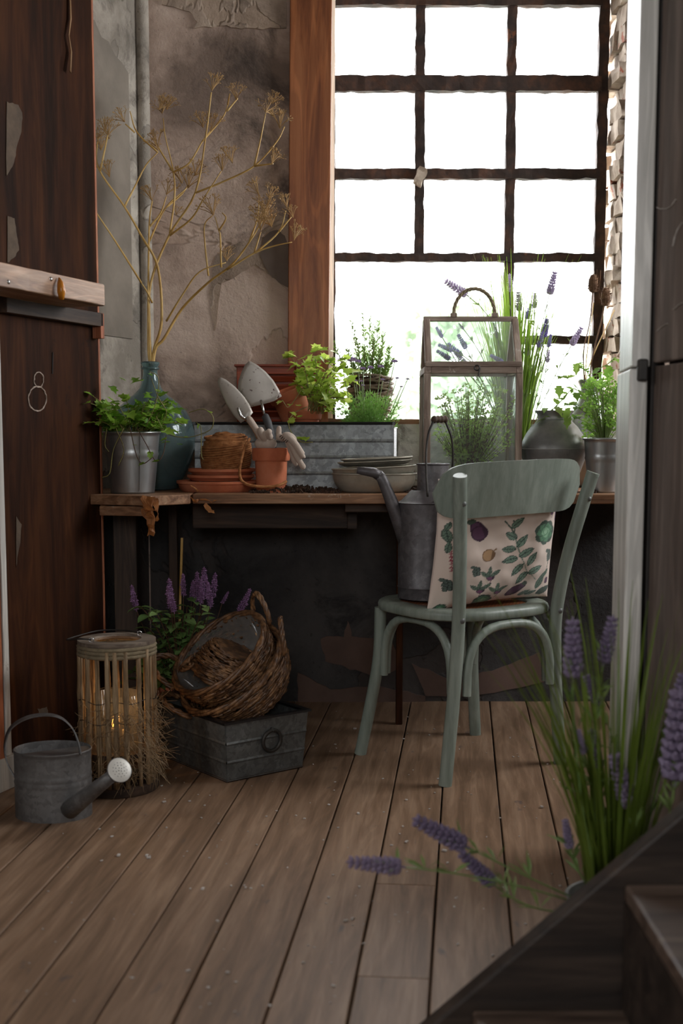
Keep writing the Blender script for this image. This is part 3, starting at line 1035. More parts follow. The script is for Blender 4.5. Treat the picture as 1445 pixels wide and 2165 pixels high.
def crumple(name, pts, wid, seed, parent):
    random.seed(seed)
    m = MB()
    vs, fs = [], []
    path = smooth_path(pts, 4)
    cols = 6
    for i, p in enumerate(path):
        for j in range(cols):
            t = j / (cols - 1) - .5
            q = p + Vector((t * wid * (0.7 + .5 * noise.noise(Vector((i * .7, seed, 0)))), 0, 0))
            q += noise.noise_vector(q * 45 + Vector((seed, 0, 0))) * 0.014
            vs.append(q)
    for i in range(len(path) - 1):
        for j in range(cols - 1):
            fs.append((i * cols + j, i * cols + j + 1, (i + 1) * cols + j + 1, (i + 1) * cols + j))
    m.add(vs, fs)
    return m.build(name, m_paper, parent)


crumple('torn_paper', [at(318, 1052, 3.615), at(312, 1075, 3.60), at(318, 1100, 3.61), at(321, 1132, 3.62)], 0.042, 3, bench)
crumple('torn_paper', [at(332, 1055, 3.625), at(333, 1080, 3.63), at(333, 1105, 3.63)], 0.02, 5, bench)
crumple('torn_paper', [at(298, 1072, 3.64), at(325, 1078, 3.60)], 0.03, 8, bench)
crumple('torn_paper', [at(408, 1052, 3.72), at(425, 1060, 3.72), at(450, 1058, 3.73), at(470, 1055, 3.74)], 0.035, 11, bench)
crumple('torn_paper', [at(436, 1065, 3.73), at(445, 1078, 3.72), at(450, 1092, 3.72)], 0.014, 14, bench)
crumple('torn_paper', [at(216, 1065, 3.70), at(225, 1085, 3.70), at(250, 1082, 3.71)], 0.03, 17, bench)
crumple('torn_paper', [at(406, 1030, 3.735), at(416, 1036, 3.725), at(424, 1040, 3.73)], 0.02, 19, bench)

# ------------------------------------------------------------------ buckets
def bucket(name, label, X, Y, z, rt, rb, h, mat, rz=0, ribs=(0.62, 0.66), kind='bucket', group=None):
    t = thing(name, label, kind, (X, Y, z), rz, group)
    prof = [(0, 0.004), (rb - .004, 0.004), (rb, 0.0), (rb, 0.006)]
    for k in range(1, 21):
        f = k / 20
        r = rb + (rt - rb) * f
        for q in ribs:
            if abs(f - q) < 0.015: r += 0.0025
        prof.append((r, f * (h - 0.006) + .003))
    prof += [(rt + .004, h - .002), (rt + .005, h + .002), (rt + .001, h + .005), (rt - .003, h), (rb - .002, 0.012), (0, 0.012)]
    m = MB().lathe(prof, 40)
    m.build('body', mat, t, smooth=True)
    MB().tube([((rb + .001) * math.cos(-1.1), (rb + .001) * math.sin(-1.1), .01), ((rt + .001) * math.cos(-1.1), (rt + .001) * math.sin(-1.1), h - .006)], 0.0016, 6).build('seam', mat, t)
    MB().lathe([(0, h * .9), (rt * .6, h * .91), (rt * .955, h * .88)], 24).jitter(.004, 60).build('soil', m_soil, t)
    return t


s_iv = at(270, 1000, 3.86)
bk = bucket('zinc_bucket', 'brushed zinc bucket holding ivy beside the partition', ax(281, 3.80), 3.80, BZ, 0.085, 0.067, 0.185, m_zinc_s)

# ivy in that bucket
m_ivy = leaf_mat('ivy_leaf', (98, 146, 44), (168, 208, 84), 0.45)
m_ivystem = M('ivy_stem', (96, 92, 50), (140, 132, 70), scale=20, rough=0.6)
m_brownstem = M('brown_stem', (70, 48, 36), (100, 72, 52), scale=20, rough=0.7)
me_ivy = leaf_mesh('ivy_leaf', m_ivy, IVY, 0.25, 0.15)
random.seed(11)
iv = thing('ivy_plant', 'trailing green ivy growing in the zinc bucket beside the partition', 'plant', (ax(281, 3.80), 3.80, BZ + 0.17))
stems, bstems = MB(), MB()
for i in range(80):
    a = random.uniform(0, 2 * PI)
    r0 = random.uniform(0, .06)
    base = Vector((r0 * math.cos(a), r0 * math.sin(a), 0))
    L = random.uniform(.05, .13)
    tip = base + Vector((math.cos(a) * L * 1.0, math.sin(a) * L * .8, random.uniform(.02, .125)))
    mid = (base + tip) / 2 + Vector((0, 0, .04))
    path = curve(base, mid, tip, 7)
    stems.tube(path, [.0013] * 7, 5)
    for k in range(2, 7):
        if random.random() < .8:
            dvec = rdir(.15, 1, (math.cos(a) * .6, math.sin(a) * .6 - .3, 0))
            put(me_ivy, 'leaf', iv, frame(path[k] + dvec * .006, dvec, random.uniform(-.6, .6), random.uniform(.024, .043)))
o0 = iv.location
trail = [
    [(262, 905), (240, 950), (232, 1000), (215, 1010)], [(245, 905), (262, 950), (250, 985)], [(290, 905), (310, 940), (330, 975), (345, 960), (352, 920)],
    [(275, 905), (288, 960), (302, 980), (322, 968)], [(330, 880), (352, 915), (390, 925), (425, 918), (448, 905), (450, 880), (430, 865), (400, 872)],
    [(320, 800), (335, 840), (352, 870), (345, 890)], [(310, 900), (330, 850), (335, 800), (316, 785)], [(415, 893), (425, 905), (426, 960), (430, 972)], [(226, 905), (222, 940), (230, 955)]]
for j, tr_ in enumerate(trail):
    pts = smooth_path([at(x, y, 3.69 + .01 * (j % 3)) - o0 for x, y in tr_], 5)
    (bstems if j in (2, 3) else stems).tube(pts, .0014, 5)
    for k in range(3, len(pts), 4):
        if random.random() < .55:
            put(me_ivy, 'leaf', iv, frame(pts[k], rdir(.1, 1, (0, -.5, -.2)), random.uniform(-.5, .5), random.uniform(.012, .024)))
for x, y, s in ((235, 818, .035), (300, 805, .04), (288, 800, .03), (255, 800, .022), (314, 790, .02), (316, 830, .026), (362, 908, .02), (357, 935, .03), (383, 940, .018), (212, 900, .034), (230, 870, .03), (330, 905, .03)):
    put(me_ivy, 'leaf', iv, frame(at(x, y, 3.74) - o0, rdir(.2, .8, (0, -.8, -.3)), 0, s))
stems.build('stems', m_ivystem, iv, smooth=True)
bstems.build('woody_stems', m_brownstem, iv, smooth=True)

# ------------------------------------------------------------------ blue glass bottle and dried fennel
m_bottle, nt, N, L, b = mat_new('blue_green_glass')
v = coords(N, L, (1, 1, 1))
n1 = noise_tex(N, L, v, 7, 4)
r = ramp(N, [(0.3, lin((150, 186, 190))), (0.7, lin((176, 206, 206)))]); L.new(n1, r.inputs[0]); L.new(r.outputs[0], b.inputs['Base Color'])
b.inputs['Transmission Weight'].default_value = 0.8; b.inputs['Roughness'].default_value = 0.06; b.inputs['IOR'].default_value = 1.4
bY = 4.03
bt = thing('glass_bottle', 'large blue-green glass bottle with narrow neck', 'bottle', (ax(322, bY), bY, BZ))
s = 0.001578
prof_out = [(0, 0.004), (.075, 0.0), (.088, .006), (.105, .04), (.128, .09), (.142, .14), (.144, .175), (.136, .215), (.115, .255), (.085, .285), (.055, .308), (.036, .328), (.027, .352), (.0235, .375), (.023, .395), (.028, .402), (.031, .409), (.028, .414)]
inner = [(max(r_ - .004, .0), z_) for r_, z_ in prof_out[::-1]]
inner[-1] = (0, .009); inner[-2] = (.07, .008)
MB().lathe(prof_out + inner[1:], 48).build('body', m_bottle, bt, smooth=True)
MB().tube([(.0262 * math.cos(t * PI / 12), .0262 * math.sin(t * PI / 12), .392) for t in range(24)], .004, 6, closed=True).build('neck_ring', m_bottle, bt, smooth=True)

m_straw = M('dried_stalk', (172, 132, 66), (206, 168, 96), (220, 190, 126), scale=12, rough=0.55)
m_seed = M('dried_seed', (140, 108, 66), (196, 160, 106), scale=30, rough=0.8)


def umbel_mesh(seed):
    random.seed(seed)
    m = MB()
    for i in range(11):
        a = 2 * PI * i / 11 + random.uniform(-.2, .2)
        sp = random.choice((.25, .55, .8)) * random.uniform(.8, 1.1)
        tip = Vector((math.sin(sp) * math.cos(a), math.sin(sp) * math.sin(a), math.cos(sp))) * random.uniform(.8, 1.05)
        mid = Vector((tip.x * .35, tip.y * .35, tip.z * .55))
        m.tube(curve((0, 0, 0), mid, tip, 4), .022, 4)
        for k in range(4):
            d_ = (tip.normalized() + Vector((random.gauss(0, .6), random.gauss(0, .6), random.gauss(0, .5)))).normalized()
            e = tip + d_ * .24
            m.tube([tip, e], .013, 3)
            m.tube([e, e + d_ * .06, e + d_ * .12], [.014, .03, .010], 4)
    return m.mesh('umbel', m_seed)


UMB = [umbel_mesh(s_) for s_ in (1, 2, 3)]


def fennel(label, trunk, branches, umbels, seed):
    random.seed(seed)
    base = at(321, 770, bY)
    t = thing('dried_fennel', label, 'dried stalk', (base.x, base.y, base.z - 0.30), group='dried fennel stalks in the blue bottle')
    o_ = Vector(t.location)

    def P(q):
        x, y = q[:2]
        dz = (q[2] if len(q) > 2 else 0)
        return at(x, y, bY + dz) - o_
    tp_ = smooth_path([Vector((random.uniform(-.03, .03), random.uniform(-.03, .03), .02)), P((321 + trunk[0][0] * 0.15 - 48, 790)) if False else Vector((0, 0, .24))] + [P(q) for q in trunk], 5)
    n = len(tp_)
    MB().tube(tp_, [.0062 - .0042 * i / n for i in range(n)], 7).build('stem', m_straw, t, smooth=True)
    for bpts in branches:
        q = smooth_path([P(k) for k in bpts], 5)
        n = len(q)
        MB().tube(q, [.0034 - .002 * i / n for i in range(n)], 6).build('branch', m_straw, t, smooth=True)
    for k, (x, y, r_, *dd) in enumerate(umbels):
        p = P((x, y, dd[0] if dd else random.uniform(-.03, .03)))
        ang = Euler((random.uniform(-.5, .5), random.uniform(-.6, .6), random.uniform(0, 6))).to_matrix().to_4x4()
        put(UMB[k % 3], 'umbel', t, Matrix.Translation(p) @ ang @ Matrix.Scale(r_ * 0.00178, 4))


fennel('tallest dried fennel stalk rising from blue bottle with seed heads', [(318, 745), (316, 690), (319, 598), (359, 496), (413, 408, -.04), (436, 284, -.05), (447, 195, -.05)],
       [[(413, 408, -.04), (470, 385, -.06), (538, 351, -.08), (585, 300, -.08), (602, 268, -.08)], [(538, 351, -.08), (550, 300, -.06), (562, 240, -.06)], [(538, 351, -.08), (578, 346, -.1)],
        [(359, 493), (369, 420, .02), (367, 364, .03), (350, 290, .03), (345, 250, .03)], [(367, 364, .03), (400, 345, .02), (428, 299, .02), (446, 275, .02)], [(428, 299, .02), (470, 250, .04), (482, 222, .04)],
        [(359, 498), (405, 462, -.03), (432, 418, -.05), (468, 362, -.06)], [(480, 235, .04), (503, 208, .04)], [(367, 364, .03), (340, 320, .05), (335, 310, .05)], [(482, 222, .04), (486, 198, .05)]],
       [(448, 192, 26, -.05), (592, 272, 26, -.08), (562, 238, 26, -.06), (574, 348, 24, -.1), (343, 240, 26, .03), (352, 232, 22, .05), (336, 232, 20, .0), (446, 278, 26, .02), (500, 212, 24, .04), (470, 362, 24, -.06), (334, 312, 26, .05), (430, 270, 24, .03), (492, 345, 26, -.03), (575, 220, 18, -.06)], 1)
fennel('left-leaning dried fennel stalk in blue bottle', [(325, 745), (342, 679), (334, 566), (300, 500, -.02), (264, 438, -.05), (208, 355, -.05), (206, 300, -.05)],
       [[(264, 436, -.05), (285, 395, -.02), (309, 349, 0), (334, 322, 0)], [(212, 362, -.05), (225, 300, -.06), (228, 285, -.06)], [(334, 322, 0), (290, 280, 0), (275, 235, 0)], [(299, 598, -.05), (244, 510, -.08), (199, 443, -.1), (188, 425, -.1)], [(322, 640, 0), (310, 615, -.03), (299, 598, -.05)], [(285, 280, 0), (265, 262, 0)]],
       [(206, 295, 22, -.05), (228, 288, 24, -.06), (214, 318, 24, -.03), (232, 375, 24, -.03), (335, 318, 24), (264, 258, 22), (222, 278, 20, -.05)], 2)
fennel('right-leaning dried fennel stalk in blue bottle', [(328, 740), (347, 716), (385, 653), (440, 598, -.06), (490, 560, -.1), (528, 511, -.12), (556, 465, -.12)],
       [[(352, 679), (385, 625, -.04), (422, 575, -.06), (478, 555, -.06)], [(480, 570, -.1), (538, 535, -.13), (580, 520, -.14), (618, 512, -.14)], [(528, 511, -.12), (545, 460, -.1), (548, 415, -.1)],
        [(441, 583, -.05), (434, 520, -.05), (433, 475, -.05), (450, 455, -.05)], [(468, 565, -.06), (466, 500, -.06), (463, 488, -.06), (455, 458, -.06)], [(463, 488, -.06), (478, 462, -.06), (470, 450, -.06)], [(540, 535, -.13), (590, 490, -.12), (605, 445, -.12)], [(538, 535, -.13), (552, 490, -.12)], [(590, 490, -.12), (617, 458, -.12)]],
       [(560, 470, 30, -.12), (546, 470, 28, -.1), (575, 480, 26, -.12), (548, 412, 24, -.1), (622, 508, 26, -.14), (452, 455, 30, -.05), (480, 552, 24, -.06), (607, 440, 20, -.12), (565, 455, 30, -.12), (552, 488, 24, -.12), (620, 460, 18, -.12), (568, 418, 20, -.1)], 3)
fennel('slender upright dried fennel stalk at the centre of blue bottle', [(315, 748), (314, 690), (314, 600), (316, 473, .05), (322, 425, .05)],
       [[(316, 510, .05), (350, 440, .06), (395, 398, .06)], [(316, 480, .05), (340, 450, .04), (352, 415, .04)], [(350, 440, .06), (385, 410, .08), (398, 390, .08)]],
       [(322, 425, 24, .05), (398, 398, 30, .06), (352, 412, 24, .04), (385, 388, 26, .08), (412, 372, 24, .05), (372, 455, 16, .05)], 4)

# ------------------------------------------------------------------ saucers, twine, terracotta pot with tools
def saucer(label, X, Y, z, r, h):
    t = thing('terracotta_saucer', label, 'saucer', (X, Y, z), group='terracotta saucers')
    MB().lathe([(0, 0), (r * .86, 0), (r * .9, .004), (r * .965, h - .010), (r, h - .008), (r, h), (r * .96, h), (r * .9, .008), (0, .008)], 44).build('dish', m_terra, t, smooth=False, auto=35)
    return t


sy_ = 3.93
saucer('wide terracotta saucer lying lowest in the stack', ax(461, sy_), sy_, BZ, 0.131, 0.034)
saucer('terracotta saucer in the middle of the stack under the twine', ax(468, sy_), sy_, BZ + .034, 0.108, 0.019)
saucer('topmost terracotta saucer carrying the twine ball', ax(470, sy_), sy_, BZ + .053, 0.107, 0.019)

m_twine = M('coir_twine', (124, 76, 40), (166, 108, 62), (188, 132, 84), scale=60, stretch=(1, 1, 2), rough=0.95, bmp=0.8, bscale=160, bdist=0.003)
tw = thing('twine_ball', 'brown coir twine ball sitting on the saucers', 'twine', (ax(479, sy_), sy_, BZ + .062))
rm, hh = 0.077, 0.122
core = [(0, .002), (.062, .002), (.072, .02), (.076, .06), (.070, .095), (.05, .112), (0, .113)]
MB().lathe(core, 32).build('core', m_twine, tw, smooth=True)
wnd = MB()
pts = []
for i in range(14 * 26):
    f = i / (14 * 26)
    th = i / 26 * 2 * PI
    zz = .008 + f * .092
    rr = .0735 + .006 * math.sin(f * PI) - max(0, f - .82) * .09
    pts.append((rr * math.cos(th), rr * math.sin(th), zz + .014 * math.sin(th + .8) * (1 - abs(f - .5))))
wnd.tube(pts, .0037, 6)
for q in range(7):
    pts = []
    rr = .066 - q * .0085
    for i in range(28):
        th = 2 * PI * i / 28
        pts.append((rr * math.cos(th), rr * math.sin(th) * (.95), .108 + q * .0014 + .007 * math.sin(th * 1 + q)))
    wnd.tube(pts, .0042, 6, closed=True)
wnd.jitter(.0009, 160).build('windings', m_twine, tw, smooth=True)
o_ = Vector(tw.location)
tail = smooth_path([at(x, y, yy) - o_ for x, y, yy in ((528, 928, 3.88), (518, 945, 3.84), (510, 975, 3.80), (507, 1000, 3.785), (513, 1018, 3.775), (535, 1027, 3.77), (570, 1029, 3.772), (592, 1025, 3.775), (606, 1018, 3.79))], 8)
MB().tube(tail, .0046, 7).jitter(.001, 200).build('loose_end', m_twine, tw, smooth=True)


def flowerpot(label, loc, rt, rb, h, rot=(0, 0, 0), mat=m_terra, soil=True, name='terracotta_pot'):
    t = thing(name, label, 'flower pot', loc, rot=rot, group='terracotta flower pots')
    hb = h * .28
    prof = [(rb * .25, 0), (rb, 0), (rb + (rt - .008 - rb) * .72, h - hb), (rt - .003, h - hb - .001), (rt - .001, h - hb + .003), (rt, h - hb * .5), (rt - .001, h - .002), (rt - .006, h), (rt - .010, h - .004), (rb - .006, .012), (0, .012)]
    MB().lathe(prof, 44).build('body', mat, t, auto=35)
    if soil:
        MB().lathe([(0, h * .86), (rt * .55, h * .87), (rt * .84, h * .84)], 20).jitter(.004, 60).build('soil', m_soil, t)
    return t


pY = 3.87
potx = ax(574, pY)
tpot = flowerpot('terracotta pot holding gloves and two trowels', (potx, pY, BZ), 0.060, 0.047, 0.138)
m_blade = M('spotted_steel', (158, 150, 142), (184, 177, 168), (200, 194, 186), scale=7, rough=0.45, metal=0.25, bmp=0.05, spots=(78, 48, 44), spot_scale=60, spot_lo=0.63)
m_grip = M('grey_rubber', (58, 58, 60), (76, 76, 78), scale=10, rough=0.6)


def px_blade(outline, Y0, slope, bow, origin, mat, name, parent, axis_a, axis_b):
    """thin steel blade; outline in pixels, tilted in depth and bowed about its own axis"""
    A, B = Vector(axis_a), Vector(axis_b)
    ax_ = (B - A).normalized(); nr = Vector((-ax_.y, ax_.x))
    cen = (A + B) / 2
    pts = []
    rings = 5
    front = []
    n = len(outline)
    vs = []
    for k in range(rings + 1):
        f = k / rings
        for q in outline:
            p2 = cen.lerp(Vector(q), f) if k else cen
            la = (p2 - A).dot(ax_) / (B - A).length
            wd = (p2 - cen).dot(nr)
            vs.append(at(p2.x, p2.y, Y0 + slope * la + bow * (wd / 40) ** 2) - origin)
    fs = []
    for k in range(rings):
        for i in range(n):
            j = (i + 1) % n
            fs.append((k * n + i, k * n + j, (k + 1) * n + j, (k + 1) * n + i) if k else (0, n + j, n + i))
    m = MB(); m.add(vs, fs)
    o = m.build(name, mat, parent, smooth=True)
    so_ = o.modifiers.new('thickness', 'SOLIDIFY'); so_.thickness = 0.0018
    return o


o_ = Vector((potx, pY, BZ + .02))
t1 = thing('hand_trowel', 'narrow steel trowel leaning left in terracotta pot', 'trowel', o_, group='trowels in the terracotta pot')
px_blade([(462, 799), (468, 798), (479, 803), (498, 818), (516, 838), (528, 856), (535, 872), (526, 884), (509, 894), (494, 878), (478, 852), (466, 825), (460, 808)], 3.87, -0.05, 0.03, o_, m_blade, 'blade', t1, (462, 799), (522, 884))
q = [at(x, y, yy) - o_ for x, y, yy in ((503, 862, 3.812), (511, 880, 3.81), (522, 888, 3.82), (540, 915, 3.85), (562, 965, 3.868))]
MB().tube(smooth_path(q, 4), .0042, 8).build('shank', m_chrome, t1, smooth=True)
MB().tube([at(524, 888, 3.82) - o_, at(530, 893, 3.825) - o_], [.007, .006], 8).build('ferrule', m_zinc_s, t1, smooth=True)
t2 = thing('hand_trowel', 'broad rust-spotted steel trowel standing behind the gloves', 'trowel', o_, group='trowels in the terracotta pot')
px_blade([(526, 764), (530, 764), (545, 772), (562, 786), (578, 804), (590, 824), (596, 838), (580, 848), (556, 855), (530, 861), (518, 848), (503, 822), (505, 805), (511, 786), (518, 772)], 3.92, -0.01, 0.006, o_, m_blade, 'blade', t2, (527, 764), (560, 858))
MB().tube([at(552, 846, 3.905) - o_, at(556, 862, 3.90) - o_, at(560, 880, 3.895) - o_], .004, 8).build('shank', m_chrome, t2, smooth=True)
MB().tube([at(559, 877, 3.895) - o_, at(561, 880, 3.895) - o_, at(566, 892, 3.89) - o_, at(572, 910, 3.885) - o_, at(580, 950, 3.875) - o_], [.008, .0115, .0125, .0115, .009], 12).build('handle', m_grip, t2, smooth=True)

m_glove = M('cotton_glove', (176, 158, 144), (202, 186, 172), scale=14, rough=0.95, bmp=0.3, bscale=160, sheen=0.2)


def glove(label, fingers, palm, o_, seed):
    t = thing('garden_glove', label, 'glove', o_, group='gloves in the terracotta pot')
    m = MB()
    for pts, r in fingers:
        P_ = [at(*q) - o_ for q in pts]
        n = len(P_)
        sp = smooth_path(P_, 4)
        k = len(sp)
        rs = [r * (1.0 if i < k - 3 else (0.92, 0.75, 0.4)[i - k + 3]) for i in range(k)]
        m.tube(sp, rs, 10)
    for (c, e, rz) in palm:
        mm = MB().lathe([(math.sin(PI * i / 8), -math.cos(PI * i / 8)) for i in range(9)], 14)
        mm.tf(Matrix.Translation(at(*c) - o_) @ Matrix.Rotation(rz, 4, 'Y') @ Matrix.Diagonal((*e, 1)))
        m.add(mm.v, mm.f)
    o = m.build('fabric', m_glove, t, smooth=True)
    rmod = o.modifiers.new('remesh', 'REMESH'); rmod.mode = 'VOXEL'; rmod.voxel_size = 0.0022; rmod.use_smooth_shade = True
    sm = o.modifiers.new('smooth', 'SMOOTH'); sm.factor = 0.5; sm.iterations = 4
    return t


glove('cream cotton glove crumpled upright inside terracotta pot', [
    ([(555, 930, 3.83), (540, 905, 3.82), (530, 890, 3.815), (524, 880, 3.815)], .0105), ([(560, 928, 3.825), (553, 915, 3.81), (550, 903, 3.805)], .0115),
    ([(572, 926, 3.82), (568, 914, 3.805), (575, 913, 3.80)], .0105), ([(590, 930, 3.84), (590, 910, 3.835), (591, 900, 3.835)], .0085)],
    [((562, 938, 3.84), (.036, .022, .022), 0)], o_, 1)
g2 = glove('cream cotton glove drooping over right rim of terracotta pot', [
    ([(612, 925, 3.81), (626, 940, 3.80), (640, 962, 3.80), (645, 962, 3.80)], .0105), ([(614, 935, 3.815), (628, 965, 3.81), (640, 985, 3.81), (646, 990, 3.81)], .0095),
    ([(613, 940, 3.825), (621, 970, 3.825), (628, 985, 3.825)], .009), ([(605, 925, 3.82), (612, 945, 3.83), (616, 962, 3.83)], .0085)],
    [((612, 926, 3.815), (.026, .013, .017), .5), ((595, 925, 3.83), (.018, .014, .012), .3)], o_, 2)
m_ink = M('black_ink', (24, 22, 24), (34, 32, 34), scale=10, bmp=0)
ink = MB()
for x0, y0, x1, y1 in ((591, 924, 596, 920), (594, 928, 599, 923), (598, 931, 602, 926), (601, 934, 606, 929), (605, 936, 609, 931)):
    ink.tube([at(x0, y0, 3.7945 + (x0 - 591) * .00012) - o_, at(x1, y1, 3.7945) - o_], .0011, 5)
ink.build('cuff_print', m_ink, g2)

# potting soil spilled on the bench
random.seed(31)
spill = MB()
for (xa_, xb_, y0_, y1_, hmax) in ((530, 720, 3.78, 3.99, .022), (860, 900, 3.80, 3.95, .02), (1238, 1262, 3.78, 3.95, .02)):
    for i in range(900 if xb_ - xa_ > 100 else 220):
        Y = random.uniform(y0_, y1_); f = random.random()
        X = ax(xa_ + (xb_ - xa_) * f, Y)
        hgt = hmax * math.sin(PI * f) * max(0, noise.noise(Vector((X * 18, Y * 18, 2))) + .45)
        s_ = random.uniform(.002, .006)
        M3 = Euler((random.uniform(0, 6), random.uniform(0, 6), 0)).to_matrix()
        spill.box((X, Y, BZ + random.uniform(0, hgt) + s_ * .4), (s_ * 1.8, s_, s_ * .8), m=M3)
tag(spill.build('spilled_soil', m_soil), 'dark potting soil spilled across the bench planks', 'soil', kind='stuff')

# ------------------------------------------------------------------ galvanised trough
tY0, tY1 = 4.03, 4.23
tz = at(600, 895, tY0).z - BZ
tx0, tx1 = ax(413, tY0), ax(832, tY0)
tg = thing('zinc_trough', 'long galvanised trough planter with black rim on the bench', 'planter', ((tx0 + tx1) / 2, (tY0 + tY1) / 2, BZ))
hw, hd = (tx1 - tx0) / 2, (tY1 - tY0) / 2


def corrug(m, a, b2, z0, z1, n=2):
    zz = [z0]
    for k in range(n):
        zc_ = z0 + (z1 - z0) * (k + 1) / (n + 1)
        zz += [zc_ - .006, zc_, zc_ + .006]
    zz.append(z1)
    nn_ = Vector((b2[1] - a[1], -(b2[0] - a[0]), 0)).normalized()
    vs = []
    for i, q in enumerate(zz):
        off_ = .003 if (i % 3 == 2 and 0 < i < len(zz) - 1) else 0
        for p in (a, b2):
            vs.append((p[0] + nn_.x * off_, p[1] + nn_.y * off_, q))
    m.add(vs, [(2 * i, 2 * i + 1, 2 * i + 3, 2 * i + 2) for i in range(len(zz) - 1)])


m = MB()
cs = [(-hw, -hd), (hw, -hd), (hw, hd), (-hw, hd)]
for i in range(4):
    corrug(m, cs[i], cs[(i + 1) % 4], 0.0, tz - .004, 3)
m.add([(*c, 0.002) for c in cs], [(0, 1, 2, 3)])
m.build('body', m_galv, tg)
rim = MB()
for i in range(4):
    a_, b_ = Vector((*cs[i], tz)), Vector((*cs[(i + 1) % 4], tz))
    rim.tube([a_ + (a_ - b_).normalized() * .006, b_ + (b_ - a_).normalized() * .006], .0055, 6)
rim.build('rim', M('black_enamel', (22, 22, 24), (34, 34, 36), scale=6, rough=0.35), tg)
MB().box((hw + .006, -hd + .012, tz * .48), (.014, .024, tz * .92)).build('corner_flange', m_chrome, tg, bevel=.003)
MB().tube([(hw + .012 + .004 * math.cos(k * PI / 8), -hd + .1 + .042 * math.cos(k * PI / 8), tz * .6 + .042 * math.sin(k * PI / 8)) for k in range(16)], .005, 6, closed=True).build('ring_handle', m_iron_s, tg, smooth=True)
MB().box((0, 0, tz * .72), (hw * 2 - .01, hd * 2 - .01, .012)).jitter(.004, 40).build('soil', m_soil, tg)
TS = BZ + tz * .73

# red-stained slatted box behind
rbz = at(560, 775, 4.25).z
rx0, rx1 = ax(501, 4.25, 1), ax(640, 4.25, 1)
rb = thing('slatted_box', 'red-stained wooden slatted box behind the trowels', 'crate', ((rx0 + rx1) / 2, 4.295, BZ))
W_, H_ = rx1 - rx0, rbz - BZ
for x in (-W_ / 2 + .012, W_ / 2 - .012):
    o = MB().box((x, -.028, H_ / 2), (.024, .016, H_)).build('stile', m_redwood, rb, bevel=.002)
for z_ in (H_ - .012, H_ * .5, .014):
    MB().box((0, -.028, z_), (W_ - .05, .014, .026)).build('rail', m_redwood, rb, bevel=.002)
for k in range(12):
    z_ = .04 + (H_ - .08) * k / 11
    MB().box((0, -.022, z_), (W_ - .05, .008, .020), m=Matrix.Rotation(.5, 3, 'X')).build('slat', m_redwood, rb, bevel=.001)
MB().box((0, .012, H_ / 2), (W_, .04, H_ - .004)).build('back_panel', m_redwood, rb, bevel=.002)
MB().box((0, -.006, H_ + .004), (W_ + .016, .075, .008)).build('top_board', m_redwood, rb, bevel=.002)

# ------------------------------------------------------------------ pots and plants in the trough
flowerpot('tilted empty terracotta pot leaning behind the ivy', (ax(632, 4.19, 1.0), 4.185, TS + .06), 0.066, 0.05, 0.12, rot=(.15, -.35, 0), soil=False)
p2x, p2y = ax(645, 4.12, 1.0), 4.115
flowerpot('terracotta pot in the zinc trough under the bright ivy', (p2x, p2y, BZ + tz * .73 + .004), 0.056, 0.044, 0.095)
m_ivy2 = leaf_mat('bright_ivy_leaf', (150, 184, 58), (208, 226, 112), 0.5)
me_ivy2 = leaf_mesh('bright_ivy_leaf', m_ivy2, IVY, 0.2, 0.12)
random.seed(17)
iv2 = thing('ivy_plant', 'bright yellow-green ivy spilling over the zinc trough', 'plant', (p2x, p2y, TS + .08))
o_ = Vector(iv2.location)
stems = MB()
cen = at(668, 862, 4.08) - o_
targets = [(612, 745), (628, 760), (640, 770), (655, 765), (668, 757), (685, 745), (700, 750), (712, 770), (725, 760), (738, 775), (742, 800), (730, 830), (715, 845), (700, 860), (690, 850), (675, 840), (660, 830), (645, 825), (632, 815), (625, 795), (640, 800), (655, 795), (670, 790), (685, 785), (700, 790), (715, 800), (700, 815), (682, 812), (668, 815), (655, 812), (735, 845), (672, 770), (622, 780)]
for i, (x, y) in enumerate(targets):
    tip = at(x + random.uniform(-6, 6), y + random.uniform(-6, 6), random.uniform(3.98, 4.16)) - o_
    base = cen + Vector((random.uniform(-.03, .03), random.uniform(-.02, .03), -.02))
    path = curve(base, (base + tip) / 2 + Vector((0, -.01, .05)), tip, 6)
    stems.tube(path, .0013, 5)
    for k in (5, 5, 5, 4, 4, 3, 2):
        if random.random() < .8:
            dv = rdir(.1, .9, (0, -.7, 0))
            put(me_ivy2, 'leaf', iv2, frame(path[k] + Vector((random.gauss(.004, .014), random.gauss(0, .010), random.gauss(0, .012))), dv, random.uniform(-.5, .5), random.uniform(.024, .046)))
for x, y, s_ in ((694, 845, .046), (712, 848, .052), (678, 850, .04), (684, 832, .036), (735, 780, .04), (748, 795, .036)):
    put(me_ivy2, 'leaf', iv2, frame(at(x, y, 3.97) - o_, rdir(-.3, .5, (0, -1.0, -.6)), 0, s_))
pth = smooth_path([at(x, y, yy) - o_ for x, y, yy in ((650, 860, 4.0), (628, 870, 3.97), (613, 885, 3.95), (612, 905, 3.94), (625, 925, 3.93), (640, 935, 3.93), (662, 935, 3.93))], 5)
stems.tube(pth, .0015, 5)
pth2 = smooth_path([at(x, y, yy) - o_ for x, y, yy in ((640, 820, 4.0), (612, 860, 3.97), (600, 850, 3.96), (596, 845, 3.96))], 5)
stems.tube(pth2, .0013, 5)
for x, y, s_ in ((595, 848, .026), (615, 855, .024), (632, 858, .022), (617, 872, .026), (633, 882, .022), (616, 894, .03), (640, 930, .042), (648, 925, .03), (612, 748, .03)):
    put(me_ivy2, 'leaf', iv2, frame(at(x, y, 3.93) - o_, rdir(.1, .6, (.3, -.9, -.2)), 0, s_))
stems.build('stems', m_ivystem, iv2, smooth=True)


